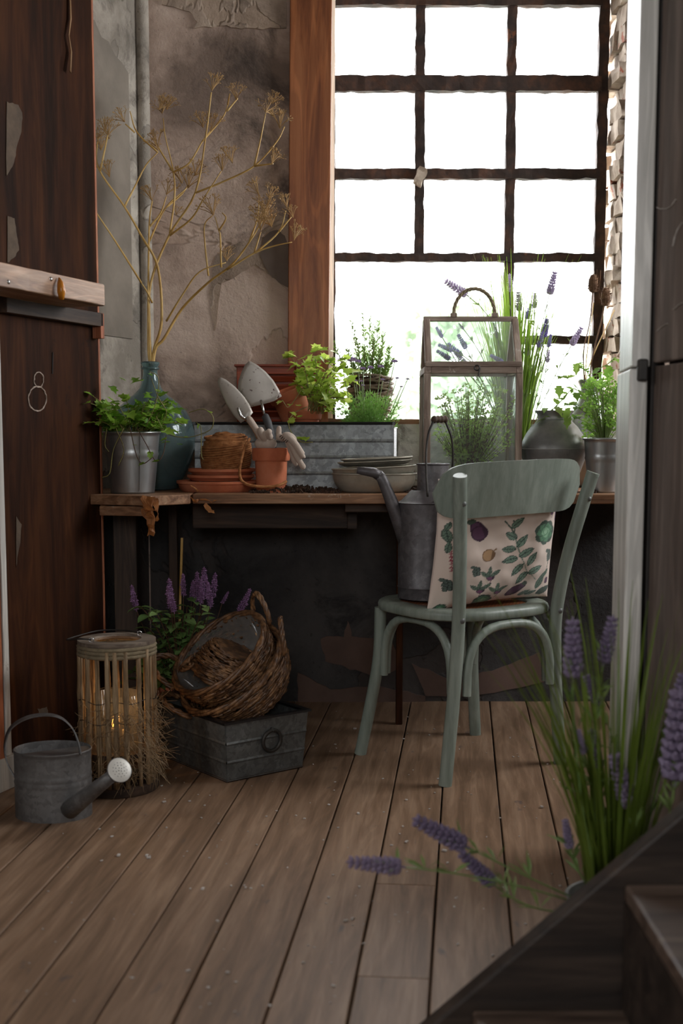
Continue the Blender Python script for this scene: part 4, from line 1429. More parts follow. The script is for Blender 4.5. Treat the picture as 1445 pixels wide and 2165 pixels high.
def needle(m, p, d_, L_, wd):
    """thin leaf of two triangles' width"""
    d_ = d_.normalized()
    sd = d_.cross(Vector((random.gauss(0, 1), random.gauss(0, 1), random.gauss(0, 1))))
    if sd.length < 1e-5: sd = d_.orthogonal()
    sd = sd.normalized() * wd
    mid = p + d_ * L_ * .5
    m.add([p, mid + sd, p + d_ * L_ + Vector((0, 0, -L_ * .1)), mid - sd], [(0, 1, 2, 3)])


# rosemary in a wicker basket on the sill
m_wick = M('dark_willow', (58, 40, 28), (104, 74, 50), (158, 118, 80), scale=45, rough=0.38, bmp=0.3, bscale=120)
m_wick_p = M('grey_willow', (90, 78, 64), (124, 110, 92), (150, 134, 112), scale=30, rough=0.7, bmp=0.3, bscale=120)


def weave(prof, rows, r, seed, seg=44, wob=.35, extra=10):
    """stacked wicker strands that follow a profile of (radius, height)"""
    random.seed(seed)
    m = MB()

    def rad(f):
        x = f * (len(prof) - 1); i = min(int(x), len(prof) - 2); t = x - i
        return prof[i][0] * (1 - t) + prof[i + 1][0] * t, prof[i][1] * (1 - t) + prof[i + 1][1] * t
    for k in range(rows):
        f = (k + .5) / rows
        ph = random.uniform(0, 6)
        pts = []
        for i in range(seg):
            th = 2 * PI * i / seg
            R_, Z_ = rad(min(1, max(0, f + .04 * math.sin(th * 2 + ph))))
            rr = R_ + r * wob * (1 if (i + k) % 2 else -1) + random.gauss(0, r * .25)
            pts.append((rr * math.cos(th), rr * math.sin(th), Z_ + random.gauss(0, r * .3)))
        m.tube(pts, r * random.uniform(.75, 1.2), 5, closed=True)
    for k in range(extra):
        f0 = random.uniform(.05, .9); th0 = random.uniform(0, 2 * PI); ln = random.uniform(.6, 1.8)
        pts = []
        for i in range(9):
            th = th0 + ln * i / 8
            R_, Z_ = rad(min(1, max(0, f0 + (.12 * (i / 8 - .5)) * random.choice((1, 1.0)))))
            R_ += r * (1.0 + .6 * math.sin(i))
            pts.append((R_ * math.cos(th), R_ * math.sin(th), Z_))
        m.tube(pts, r * .7, 5)
    return m


SZ = OZ0 + 0.012
rbx, rby = ax(783, 4.44, 1.1), 4.44
bw = thing('wicker_planter', 'round grey wicker planter on the window sill', 'basket', (rbx, rby, SZ))
o = weave([(.066, .002), (.072, .05), (.078, .10), (.080, .15)], 16, .005, 2).build('weave', m_wick_p, bw, smooth=True); tag(o, kind='stuff')
MB().lathe([(0, .004), (.062, .004), (.072, .145), (.068, .145), (.06, .13), (0, .13)], 24).build('liner', m_soil, bw)
m_rose = leaf_mat('rosemary_leaf', (84, 114, 46), (138, 168, 80), 0.22, 0.5, 20)
rs = thing('rosemary', 'upright rosemary plant in the wicker planter by the glass', 'plant', (rbx, rby, SZ + .13))
o_ = Vector(rs.location)
random.seed(23)
nm, sm_ = MB(), MB()
for (x, y, dy_) in ((745, 680, 0), (768, 662, .02), (782, 672, 0), (800, 680, .02), (812, 705, 0), (825, 735, .01), (705, 725, -.03), (756, 715, -.03), (790, 715, -.04), (805, 740, -.04), (735, 740, -.02), (770, 735, -.05), (818, 770, -.03), (725, 765, -.02), (747, 770, -.05), (792, 690, .03), (830, 760, 0)):
    tip = at(x, y, rby + dy_) - o_
    base = Vector((max(-.05, min(.05, tip.x * .5)), dy_ * .6, -.005))
    path = curve(base, Vector((tip.x * .8, dy_, tip.z * .5)), tip, 14)
    sm_.tube(path, [.0022 - .0001 * i for i in range(14)], 5)
    for k in range(2, 13):
        ax_d = (path[k + 1] - path[k]).normalized()
        for j in range(12):
            a_ = random.uniform(0, 2 * PI)
            sd = Vector((math.cos(a_), math.sin(a_), 0))
            needle(nm, path[k].lerp(path[k + 1], random.random()), sd * .9 + ax_d * .9, random.uniform(.014, .026) * (1.25 - .04 * k), .0022)
tag(nm.build('needles', m_rose, rs), kind='stuff')
sm_.build('stems', m_brownstem, rs)

# feathery plant with lilac button flowers in the trough
fx, fy = ax(775, 4.13, 1.0), 4.125
fp = thing('scabious_plant', 'feathery green plant with lilac button flowers in the trough', 'plant', (fx, fy, TS))
o_ = Vector(fp.location)
m_feath = leaf_mat('feathery_leaf', (120, 164, 76), (176, 210, 122), 0.3, 0.5, 20)
fm = MB()
random.seed(29)
for i in range(200):
    x = random.gauss(776, 42); y = random.uniform(825, 905)
    x = max(700, min(852, x))
    y = max(y, 815 + abs(x - 780) * .45)
    tip = at(x, y, fy + random.uniform(-.075, .08)) - o_
    base = Vector((tip.x * .5, tip.y * .4, 0))
    path = curve(base, Vector((tip.x * .6, tip.y * .6, tip.z * .8)), tip, 7)
    for k in range(1, 6):
        needle(fm, path[k], path[k + 1] - path[k], .024, .0012)
        for j in range(4):
            d_ = (path[k + 1] - path[k]).normalized() * .8 + rdir(0.3, .7)
            needle(fm, path[k], d_, random.uniform(.010, .022), .0016)
tag(fm.build('foliage', m_feath, fp), kind='stuff')
m_lilac = M('lilac_petals', (150, 122, 172), (186, 160, 202), scale=60, bmp=0.3, bscale=120)
m_calyx = M('green_calyx', (110, 130, 80), (140, 156, 100), scale=40)
m_fstem = leaf_mat('flower_stem', (104, 130, 70), (140, 160, 96), 0.2)


def pom(r, seed):
    random.seed(seed)
    m = MB()
    for i in range(60):
        a_ = i * 2.399; f = (i + .5) / 60
        ph = math.acos(1 - f * 1.15)
        d_ = Vector((math.sin(ph) * math.cos(a_), math.sin(ph) * math.sin(a_), math.cos(ph)))
        needle(m, d_ * r * .5, d_, r * random.uniform(.5, .75), r * .16)
    m.lathe([(0, -r * .3), (r * .5, -r * .1), (r * .6, r * .2), (0, r * .5)], 10)
    return m.mesh('flower_head', m_lilac)


POM = pom(1, 3)
for (x, y, r_, col) in ((722, 763, .016, 1), (744, 762, .017, 1), (757, 765, .011, 1), (806, 776, .011, 1), (768, 780, .010, 1), (784, 778, .011, 1), (835, 765, .011, 0), (840, 800, .007, 0), (862, 802, .007, 0), (810, 803, .007, 0), (753, 805, .006, 0), (765, 806, .006, 0), (849, 818, .006, 0), (768, 815, .006, 0)):
    tip = at(x, y, fy + random.uniform(-.05, .03)) - o_
    base = Vector((tip.x * .45, tip.y * .4, .03))
    st_ = MB().tube(curve(base, Vector((tip.x * .75, tip.y * .7, tip.z * .6)), tip, 7), .0014, 5).build('flower_stalk', m_fstem, fp, smooth=True)
    put(POM, 'flower_head', st_, Matrix.Translation(tip) @ Matrix.Diagonal((r_, r_, r_ * .75, 1)))
    if not col:
        pass

# ------------------------------------------------------------------ pewter dishes
m_tin = M('tarnished_tin', (120, 116, 104), (158, 152, 138), (182, 176, 162), scale=8, rough=0.4, metal=0.55, bmp=0.1, rvar=0.1)
dY = 3.85


def dish(name, label, X, Y, z, rx, ry, h, tilt=0.0, lip=.004, mat=m_tin):
    t = thing(name, label, 'dish', (X, Y, z), rot=(0, tilt, 0), group='stacked tin dishes')
    pr_ = [(0, 0), (.72, 0), (.84, h * .12), (.94, h * .45), (.985, h * .72), (1.0, h * .94), (1.015, h), (.985, h), (.96, h * .72), (.9, h * .4), (.78, h * .14), (0, h * .1)]
    MB().lathe(pr_, 48, rx, ry).build('bowl', mat, t, smooth=True)
    MB().tube([(1.008 * rx * math.cos(k * PI / 24), 1.008 * ry * math.sin(k * PI / 24), h) for k in range(48)], lip * .6, 6, closed=True).build('rolled_lip', mat, t, smooth=True)
    return t


dish('oval_dish', 'deep oval tin dish at the bottom of the stack', ax(792, dY), dY, BZ, .131, .085, .058)
dish('oval_dish', 'oval tin dish nested in the deep one, tipped slightly', ax(792, dY), dY, BZ + .036, .130, .084, .042, -.05)
dish('flat_dish', 'flat tin plate lying on the nested dishes', ax(793, dY), dY, BZ + .083, .114, .072, .014, -.045)
dish('flat_dish', 'thin tin lid topmost on the dish stack', ax(797, dY), dY, BZ + .094, .110, .070, .012, -.045)

# ------------------------------------------------------------------ glass cloche house
hY0 = 3.90
hx0, hx1 = ax(896, hY0), ax(1103, hY0)
HW = (hx1 - hx0) / 2
HD = .12
hb = at(1000, 775, hY0).z - BZ
ht = at(1000, 672, hY0 + HD).z - BZ
gh = thing('glass_terrarium', 'small wooden glasshouse terrarium with rope handle on the bench', 'terrarium', ((hx0 + hx1) / 2, hY0 + HD, BZ))
m_ghw = wood('driftwood_frame', (120, 102, 90), (152, 134, 120), (176, 160, 146), axis=2, scale=4, grain=8, rough=0.8, worn=(192, 184, 174), worn_lo=0.62)
T = .021


def beam(name, a, b2, t=T, mat=m_ghw, parent=gh, t2=None):
    a, b2 = Vector(a), Vector(b2)
    d_ = b2 - a
    R = d_.to_track_quat('Z', 'Y').to_matrix()
    o = MB().box((0, 0, 0), (t, t2 or t, d_.length)).build(name, mat, parent, bevel=.002)
    o.location = (a + b2) / 2
    o.rotation_euler = R.to_euler()
    return o


e = T / 2
for sx in (-1, 1):
    for s_y in (-1, 1):
        beam('post', (sx * (HW - e), s_y * (HD - e), 0), (sx * (HW - e), s_y * (HD - e), hb - T))
    beam('side_rail', (sx * (HW - e), -HD, hb - e), (sx * (HW - e), HD, hb - e))
    beam('side_rail', (sx * (HW - e), -HD + T, e), (sx * (HW - e), HD - T, e))
    for s_y in (-1, 1):
        beam('rafter', (sx * (HW - e - .003), s_y * (HD - e), hb + .006), (sx * (HW - e - .003), s_y * .008, ht - .01), T)
for s_y in (-1, 1):
    beam('cross_rail', (-HW + T, s_y * (HD - e), hb - e), (HW - T, s_y * (HD - e), hb - e))
    beam('cross_rail', (-HW + T, s_y * (HD - e), e), (HW - T, s_y * (HD - e), e))
    beam('eave_rail', (-HW + .004, s_y * (HD - .005), hb + .008), (HW - .004, s_y * (HD - .005), hb + .008), .016)
beam('ridge', (-HW + .004, 0, ht - .004), (HW - .004, 0, ht - .004), .016)
for s_y in (-1, 1):
    o = MB().box((0, 0, 0), (HW * 2 - 2 * T, .003, hb - 2 * T)).build('pane', m_cglass, gh); o.location = (0, s_y * (HD - e), hb / 2)
    ln = math.hypot(HD, ht - hb)
    o = MB().box((0, 0, 0), (HW * 2 - 2 * T, .003, ln - .03)).build('pane', m_cglass, gh)
    o.location = (0, s_y * HD / 2, (hb + ht) / 2); o.rotation_euler = (s_y * math.atan2(HD, ht - hb), 0, 0)
for sx in (-1, 1):
    o = MB().box((0, 0, 0), (.003, HD * 2 - 2 * T, hb - 2 * T)).build('pane', m_cglass, gh); o.location = (sx * (HW - e), 0, hb / 2)
m_rope = M('jute_rope', (112, 100, 78), (146, 132, 106), scale=50, rough=0.95, bmp=0.5, bscale=150)
rh = MB()
for ph in (0, 2.1, 4.2):
    pts = []
    for i in range(41):
        th = PI * i / 40
        c_ = Vector((-.066 * math.cos(th) + .012, 0, ht + .012 + .08 * math.sin(th)))
        tw_ = ph + i * .8
        pts.append(c_ + Vector((math.cos(th) * -1 * math.cos(tw_), math.sin(tw_), math.sin(th) * math.cos(tw_))) * .003)
    rh.tube(pts, .0034, 6)
rh.build('rope_handle', m_rope, gh, smooth=True)
for x in (-.054, .078):
    MB().box((x, 0, ht + .008), (.02, .026, .014)).build('handle_bracket', m_ghw, gh, bevel=.002)
ck_ = MB().tube([(.01 + .008 * math.cos(k), -HD - .002, hb - .004 + .008 * math.sin(k)) for k in [i * PI / 6 for i in range(12)]], .0025, 6, closed=True)
ck_.tube([(.018, -HD - .003, hb - .006), (.014, -HD - .004, hb - .03)], .003, 6)
ck_.build('latch', m_iron_s, gh)
MB().box((0, 0, .034), (HW * 2 - 2 * T - .006, HD * 2 - 2 * T - .006, .03)).jitter(.004, 40).build('soil', m_soil, gh)

# thyme bush inside
m_thyme = leaf_mat('thyme_leaf', (134, 166, 76), (190, 208, 120), 0.5, 0.5, 20)
th_ = thing('thyme_plant', 'bushy green thyme growing inside the glass terrarium', 'plant', ((hx0 + hx1) / 2, hY0 + HD, BZ + .049))
o_ = Vector(th_.location)
random.seed(41)
lm, sm_ = MB(), MB()
for i in range(130):
    x = random.gauss(1000, 46); y = random.uniform(805, 935)
    x = max(922, min(1088, x)); y = max(y, 800 + abs(x - 1010) * .5)
    tip = at(x, y, hY0 + HD + random.uniform(-.08, .08)) - o_
    path = curve((random.gauss(0, .006), random.gauss(0, .006), 0), Vector((tip.x * .55, tip.y * .5, max(.03, tip.z * .45))), tip, 10)
    sm_.tube(path, [.0016 - .00012 * k for k in range(10)], 4)
    for k in range(3, 10):
        for j in range(5):
            needle(lm, path[k] + Vector((random.gauss(0, .003),) * 3), rdir(.4, .9), random.uniform(.008, .015), .0032)
for i in range(14):
    x = random.uniform(915, 980); y = random.uniform(905, 965)
    tip = at(x, y, hY0 + .03) - o_
    path = curve((-.02, -.02, .0), Vector((tip.x * .6, tip.y * .8, .06)), tip, 8)
    sm_.tube(path, .0012, 4)
    for k in range(2, 8):
        for j in range(3):
            needle(lm, path[k], rdir(.2, .9), random.uniform(.012, .02), .005)
tag(lm.build('foliage', m_thyme, th_), kind='stuff')
sm_.build('stems', m_brownstem, th_)

# ------------------------------------------------------------------ lavender grasses
m_blade_g = leaf_mat('grass_blade', (110, 142, 44), (176, 200, 92), 0.5, 0.4, 6)
m_lav = leaf_mat('lavender_petals', (150, 136, 206), (196, 184, 232), 0.45, 0.6, 60)
m_lav2 = leaf_mat('pale_lavender_petals', (190, 176, 206), (222, 210, 230), 0.45, 0.6, 60)
m_lav3 = leaf_mat('muted_lavender_petals', (112, 98, 130), (166, 150, 176), 0.35, 0.6, 60)


def spike_mesh(mat, seed, rings=9, per=7):
    """a lavender flower spike, height 1"""
    random.seed(seed)
    m = MB()
    m.tube([(0, 0, -.15), (0, 0, 1.0)], .02, 5)
    for k in range(rings):
        z_ = k / rings + random.uniform(-.01, .01)
        rr = .17 * (1 - .5 * k / rings) * (1.0 if k else .75)
        for j in range(per):
            a_ = 2 * PI * j / per + k * .5
            c_ = Vector((rr * .75 * math.cos(a_), rr * .75 * math.sin(a_), z_))
            s_ = .078 * (1 - .3 * k / rings)
            d_ = Vector((math.cos(a_), math.sin(a_), .9)).normalized()
            m.tube([c_ - d_ * s_, c_, c_ + d_ * s_ * 1.1], [s_ * .35, s_ * .8, s_ * .3], 5)
    return m.mesh('blossom', mat)


SPK = [spike_mesh(m_lav, 1), spike_mesh(m_lav2, 2), spike_mesh(m_lav, 3, 10, 8)]
SPKF = [spike_mesh(m_lav3, 4), spike_mesh(m_lav3, 5), spike_mesh(m_lav3, 6, 10, 8)]


def lavender(label, pot_loc, pot_r, pot_h, blades, spikes, spread, hgt, seed, potmat, potname='zinc_pot', potlabel='', wid=.0026, bmat=None, xmax=9, tuft=1.0, spk=None):
    random.seed(seed)
    pt_ = thing(potname, potlabel, 'flower pot', pot_loc)
    MB().lathe([(0, 0), (pot_r * .78, 0), (pot_r * .8, .004), (pot_r, pot_h - .006), (pot_r + .004, pot_h), (pot_r - .003, pot_h), (pot_r * .76, .01), (0, .01)], 32).build('body', potmat, pt_, smooth=True)
    MB().lathe([(0, pot_h * .9), (pot_r * .9, pot_h * .88)], 20).build('soil', m_soil, pt_)
    t = thing('lavender_plant', label, 'plant', (pot_loc[0], pot_loc[1], pot_loc[2] + pot_h * .9))
    o_ = Vector(t.location)
    m = MB()
    for i in range(blades):
        a_ = random.uniform(0, 2 * PI); r0 = pot_r * .6 * math.sqrt(random.random())
        base = Vector((r0 * math.cos(a_), r0 * math.sin(a_), 0))
        L_ = hgt * random.uniform(.5, 1.0); lean = random.uniform(.05, spread)
        tip = base + Vector((math.cos(a_) * L_ * lean, math.sin(a_) * L_ * lean, L_))
        tip.x = min(tip.x, xmax - o_.x); tip.y = min(tip.y, 4.46 - o_.y)
        path = curve(base, base + Vector((0, 0, L_ * .6)) + Vector((math.cos(a_), math.sin(a_), 0)) * L_ * lean * .2, tip, 8)
        side = Vector((-math.sin(a_ + random.gauss(0, .8)), math.cos(a_), 0)).normalized()
        vs = []
        for k, p in enumerate(path):
            wv = wid * (1 - (k / 7) ** 1.6) + .0003
            vs += [p - side * wv, p + side * wv]
        m.add(vs, [(2 * k, 2 * k + 1, 2 * k + 3, 2 * k + 2) for k in range(7)])
    tag(m.build('grass_blades', bmat or m_blade_g, t), kind='stuff')
    for j, sp in enumerate(spikes):
        (x0, y0, x1, y1, Y, kind_) = sp            # spike foot and tip in the photograph
        a_, b_ = at(x0, y0, Y) - o_, at(x1, y1, Y) - o_
        base = Vector((max(-pot_r * .5, min(pot_r * .5, a_.x * .25)), max(-pot_r * .5, min(pot_r * .5, a_.y * .25)), 0))
        d_ = (b_ - a_)
        path = curve(base, a_ - d_.normalized() * min(.25, (a_ - base).length * .5), a_, 9)
        st_ = MB().tube(path, .0016, 5)
        for k in (4, 6, 7, 8):
            for q in range(5):
                needle(st_, path[k], rdir(.5, .8, tuple(d_.normalized())), random.uniform(.02, .038) * tuft, .0022 * tuft)
        so_ = st_.build('flower_stalk', m_fstem, t)
        R = d_.to_track_quat('Z', 'Y').to_matrix().to_4x4()
        put((spk or SPK)[kind_], 'blossom', so_, Matrix.Translation(a_) @ R @ Matrix.Scale(d_.length, 4))
    return t


m_white_pot = M('pale_zinc', (176, 176, 170), (200, 200, 194), scale=8, rough=0.5, metal=0.3)
lx, ly = ax(1085, 4.25), 4.25
sp = [(985, 622, 940, 592, 4.2, 1), (1080, 615, 1078, 578, 4.25, 1), (1098, 655, 1096, 615, 4.2, 1), (1163, 620, 1175, 572, 4.25, 1), (1131, 650, 1132, 618, 4.22, 1), (1115, 672, 1125, 640, 4.2, 0), (1152, 710, 1158, 672, 4.2, 2), (1140, 732, 1150, 700, 4.18, 0), (1115, 750, 1116, 712, 4.2, 1), (1160, 732, 1166, 705, 4.22, 0), (1210, 728, 1232, 690, 4.2, 1),
      (935, 712, 922, 690, 4.15, 0), (955, 740, 925, 728, 4.15, 0), (950, 758, 922, 740, 4.12, 0), (975, 752, 945, 725, 4.2, 0), (985, 735, 968, 705, 4.2, 0), (1062, 765, 1036, 750, 4.16, 2), (980, 695, 970, 683, 4.2, 0), (1052, 712, 1046, 685, 4.22, 1), (985, 770, 962, 745, 4.2, 1), (1158, 765, 1162, 738, 4.2, 1)]
lavender('purple lavender with tall grass blades standing behind the glass terrarium', (lx, ly, BZ), .082, .14, 330, sp, .30, .66, 51, m_white_pot, 'zinc_pot', 'pale zinc pot behind the glass terrarium')

# ------------------------------------------------------------------ dark vase, urn with teasels, herb bucket
vY = 3.96
va = thing('metal_vase', 'dark pewter vase with broad shoulder and flared neck', 'vase', (ax(1170, vY), vY, BZ))
hv = at(1170, 868, vY).z - BZ
MB().lathe([(0, .003), (.058, 0), (.064, .004), (.085, .06), (.101, .105), (.108, .13), (.108, .138), (.104, .150), (.092, .178), (.075, .203), (.058, .220), (.053, .228), (.055, hv - .012), (.062, hv - .003), (.064, hv), (.058, hv - .002), (.050, hv - .02), (.048, .225), (.1, .135), (.06, .01), (0, .01)], 48).build('body', m_pewter, va, smooth=True)
MB().tube([(.0535 * math.cos(k * PI / 16), .0535 * math.sin(k * PI / 16), .2265) for k in range(32)], .0026, 6, closed=True).build('neck_band', m_pewter, va, smooth=True)
MB().tube([(.1083 * math.cos(k * PI / 20), .1083 * math.sin(k * PI / 20), .134) for k in range(40)], .0018, 5, closed=True).build('seam', m_pewter, va, smooth=True)

uY = 4.22
ur = thing('metal_urn', 'pale grey metal urn at the right end of the bench', 'urn', (ax(1242, uY), uY, BZ))
hu = at(1242, 803, uY).z - BZ
MB().lathe([(0, 0), (.05, 0), (.062, .01), (.075, .12), (.079, .21), (.074, .245), (.055, .28), (.038, .305), (.034, hu - .03), (.042, hu - .006), (.045, hu), (.038, hu - .002), (.030, hu - .03), (.03, .28), (.07, .2), (0, .1)], 40).build('body', m_zinc_s, ur, smooth=True)
m_teasel = M('teasel_brown', (86, 62, 46), (128, 96, 70), scale=40, rough=0.9)
for j, (x, y, lab, stem) in enumerate(((1255, 600, 'dried teasel head nearer the glass, standing in the urn', [(1236, 800), (1235, 740), (1248, 680), (1254, 615)]), (1281, 628, 'dried teasel head against the crumbled brick edge, standing in urn', [(1248, 800), (1258, 735), (1272, 680), (1279, 645)]))):
    base = Vector((ur.location.x, uY, BZ + .12))
    t = thing('dried_teasel', lab, 'teasel', base, group='dried teasels')
    pts = smooth_path([Vector((0, 0, 0))] + [at(a_, b_, uY) - base for a_, b_ in stem], 5)
    MB().tube(pts, .0024, 6).build('stem', m_teasel, t, smooth=True)
    c_ = at(x, y, uY) - base
    random.seed(j + 4)
    hm = MB().lathe([(0, -.03), (.012, -.026), (.017, -.005), (.015, .015), (.009, .028), (0, .033)], 14, c=c_)
    for i in range(260):
        f = random.uniform(-1, 1); a_ = random.uniform(0, 2 * PI)
        d_ = Vector((math.cos(a_), math.sin(a_), f * .5 + .3)).normalized()
        needle(hm, c_ + Vector((math.cos(a_) * .014 * math.sqrt(1 - f * f * .8), math.sin(a_) * .014 * math.sqrt(1 - f * f * .8), f * .028)), d_, .010, .0009)
    hm.build('seed_head', m_teasel, t)
    br_ = MB()
    for i in range(5):
        a_ = i * 1.26
        br_.tube(curve(c_ + Vector((0, 0, -.03)), c_ + Vector((math.cos(a_) * .025, math.sin(a_) * .025, -.03)), c_ + Vector((math.cos(a_) * .024, math.sin(a_) * .02, .045)), 7), .0009, 4)
    br_.build('bracts', m_teasel, t)
for (x, y, x2, y2, lab) in ((1240, 800, 1300, 655, 'thin bare dry twig slanting right from the urn'), (1238, 798, 1256, 640, 'thin straight dry twig standing in the urn')):
    base = Vector((ur.location.x, uY, BZ + .12))
    t = MB().tube(smooth_path([Vector((0, 0, 0)), at(x, y, uY) - base, at(x2, y2, uY) - base], 6), .0018, 5).build('dry_twig', m_straw, None, smooth=True, loc=base)
    tag(t, lab, 'twig', group='dry twigs in the urn')

kY = 3.84
kx = ax(1276, kY)
kb = bucket('zinc_bucket', 'small shiny zinc bucket with herbs beside the pale post', kx, kY, BZ, .062, .047, .165, m_zinc_s, .4)
m_herb = leaf_mat('herb_leaf', (110, 162, 60), (166, 208, 98), 0.5)
m_tom = leaf_mat('tomato_leaf', (110, 160, 60), (170, 200, 100), 0.5)
hp = thing('herb_plant', 'bushy green parsley with trailing tomato shoots in small bucket', 'plant', (kx, kY, BZ + .15))
o_ = Vector(hp.location)
random.seed(61)
lm, sm_ = MB(), MB()
for i in range(150):
    x = random.uniform(1236, 1320); y = random.uniform(795, 920)
    y = max(y, 795 + abs(x - 1278) * .5)
    tip = at(x, y, kY + random.uniform(-.05, .06)) - o_
    path = curve((tip.x * .2, tip.y * .2, 0), (tip.x * .5, tip.y * .5, max(.02, tip.z * .7)), tip, 5)
    sm_.tube(path, .0009, 4)
    for k in range(9):
        p = tip + Vector((random.gauss(0, .007), random.gauss(0, .007), random.gauss(0, .006)))
        needle(lm, p, rdir(.3, 1), random.uniform(.009, .016), .0045)
tag(lm.build('small_leaves', m_herb, hp), kind='stuff')
me_tom = leaf_mesh('tomato_leaf', m_tom, TOM, .2, .25)
for shoot in ([(1262, 900, 3.86), (1240, 850, 3.9), (1215, 822, 3.92), (1190, 845, 3.93), (1165, 870, 3.92), (1150, 885, 3.92)], [(1265, 900, 3.86), (1250, 800, 3.9), (1225, 775, 3.92), (1222, 770, 3.92)], [(1262, 890, 3.86), (1235, 870, 3.88), (1218, 858, 3.86), (1205, 855, 3.84)], [(1275, 850, 3.85), (1262, 790, 3.88), (1285, 770, 3.9), (1300, 758, 3.9)], [(1230, 830, 3.92), (1200, 800, 3.93), (1175, 795, 3.93)], [(1262, 900, 3.82), (1225, 885, 3.78), (1210, 875, 3.79)]):
    pts = smooth_path([at(*q) - o_ for q in shoot], 5)
    sm_.tube(pts, .0014, 5)
    for k in range(5, len(pts), 2):
        for q in range(2):
            put(me_tom, 'leaf', hp, frame(pts[k], rdir(.1, .9, (0, -.4, -.1)), random.uniform(-.4, .4), random.uniform(.018, .038)))
for x, y, s_ in ((1203, 862, .05), (1205, 880, .045), (1175, 860, .05), (1182, 815, .045), (1155, 862, .035), (1218, 830, .04), (1290, 775, .05), (1222, 768, .03)):
    put(me_tom, 'leaf', hp, frame(at(x, y, 3.86) - o_, rdir(-.2, .5, (0, -.6, -.6)), 0, s_))
sm_.build('stems', m_fstem, hp)

# ------------------------------------------------------------------ bentwood chair, seen from behind
m_chair = wood('sage_paint', (114, 123, 113), (128, 137, 127), (142, 150, 140), axis=2, scale=3, grain=10, rough=0.42, bmp=0.12, worn=(146, 124, 104), worn_lo=0.68, rings=0.12)
CH = Vector((0.354, 3.562, 0)); CR = math.radians(33)
chair = thing('bentwood_chair', 'sage green bentwood chair turned towards the bench', 'chair', CH, CR)
CM = Matrix.Translation(CH) @ Matrix.Rotation(CR, 4, 'Z')
CI = CM.inverted()


def sup(th, a, b2, n=3.0):
    c_, s_ = math.cos(th), math.sin(th)
    return (a * math.copysign(abs(c_) ** (2 / n), c_), b2 * math.copysign(abs(s_) ** (2 / n), s_))


NS = 56
seat = MB()
prof = [(1.0, .446), (1.025, .45), (1.03, .462), (1.02, .470), (.99, .475), (.78, .475), (.76, .470), (.76, .446), (1.0, .446)]
vs, fs = [], []
for f, z_ in prof[:-1]:
    for k in range(NS):
        x, y = sup(2 * PI * k / NS, .218 * f, .212 * f)
        vs.append((x, y, z_))
np_ = len(prof) - 1
for i in range(np_):
    for k in range(NS):
        fs.append((i * NS + k, i * NS + (k + 1) % NS, ((i + 1) % np_) * NS + (k + 1) % NS, ((i + 1) % np_) * NS + k))
seat.add(vs, fs).build('seat_frame', m_chair, chair, auto=50)
m_cane, nt, N, L, b = mat_new('woven_cane')
v = coords(N, L, (1, 1, 1))
chk = N.new('ShaderNodeTexChecker'); chk.inputs['Scale'].default_value = 150; chk.inputs[1].default_value = (*lin((138, 84, 52)), 1); chk.inputs[2].default_value = (*lin((84, 48, 30)), 1)
L.new(v, chk.inputs[0]); L.new(chk.outputs[0], b.inputs['Base Color']); bump(N, L, b, chk.outputs[1], .8, .003); b.inputs['Roughness'].default_value = .35
c_ = MB(); ring = [sup(2 * PI * k / NS, .218 * .765, .212 * .765) for k in range(NS)]
c_.add([(x, y, .469) for x, y in ring] + [(x, y, .462) for x, y in ring], [tuple(range(NS)), tuple(range(2 * NS - 1, NS - 1, -1))]).build('cane_seat', m_cane, chair)
rp = .0185
for sx in (-1, 1):
    bl_ = smooth_path([(sx * .212, -.197, 0), (sx * .196, -.198, .15), (sx * .182, -.200, .30), (sx * .178, -.206, .45), (sx * .196, -.232, .62), (sx * .234, -.277, .832), (sx * .236, -.279, .838)], 6)
    MB().tube(bl_, [rp] * (len(bl_) - 1) + [rp * .6], 14).build('back_leg', m_chair, chair, smooth=False, auto=60)
    MB().tube(smooth_path([(sx * .222, .205, 0), (sx * .196, .186, .16), (sx * .178, .172, .30), (sx * .175, .168, .447)], 6), .018, 14).build('front_leg', m_chair, chair, auto=60)
# arched braces
def arch(a, b2, zl=.245, zt=.432, n=18):
    a, b2 = Vector(a), Vector(b2)
    pts = []
    for i in range(n + 1):
        th = PI * i / n
        f = .5 - .5 * math.copysign(abs(math.cos(th)) ** .75, math.cos(th))
        pts.append(Vector((*(a.lerp(b2, f)), zl + (zt - zl) * math.sin(th) ** .6)))
    return MB().tube(pts, .0125, 10).build('arched_brace', m_chair, chair, auto=60)
ins = .03
arch((-.178 + .004, -.18 + ins * .3), (-.172, .165 - ins * .4)); arch((.174, -.18 + ins * .3), (.172, .165 - ins * .4))
arch((-.182 + ins, -.212), (.182 - ins, -.212)); arch((-.176 + ins, .176), (.176 - ins, .176))
# curved top panel
pan = MB(); nu, nv = 28, 8
vs = []
for side in (0, 1):
    for i in range(nu + 1):
        uu = -1 + 2 * i / nu
        hgt = (1 - abs(uu) ** 9) ** .55 * .5
        for j in range(nv + 1):
            vv = -1 + 2 * j / nv
            zc_ = .812 + .006 * uu
            z_ = zc_ + vv * .075 * max(.02, hgt * 2) - .006 * uu * uu
            y_ = -.238 + .052 * uu * uu - (z_ - .735) * .22 + (.015 if side else 0) * (1 - .6 * max(abs(vv), abs(uu)) ** 8)
            vs.append((uu * .262, y_, z_))
st_ = (nu + 1) * (nv + 1)
fs = []
for i in range(nu):
    for j in range(nv):
        a_ = i * (nv + 1) + j
        fs.append((a_, a_ + 1, a_ + nv + 2, a_ + nv + 1)); fs.append((st_ + a_, st_ + a_ + nv + 1, st_ + a_ + nv + 2, st_ + a_ + 1))
for i in range(nu):
    for j in (0, nv):
        a_ = i * (nv + 1) + j; fs.append((a_, a_ + nv + 1, st_ + a_ + nv + 1, st_ + a_))
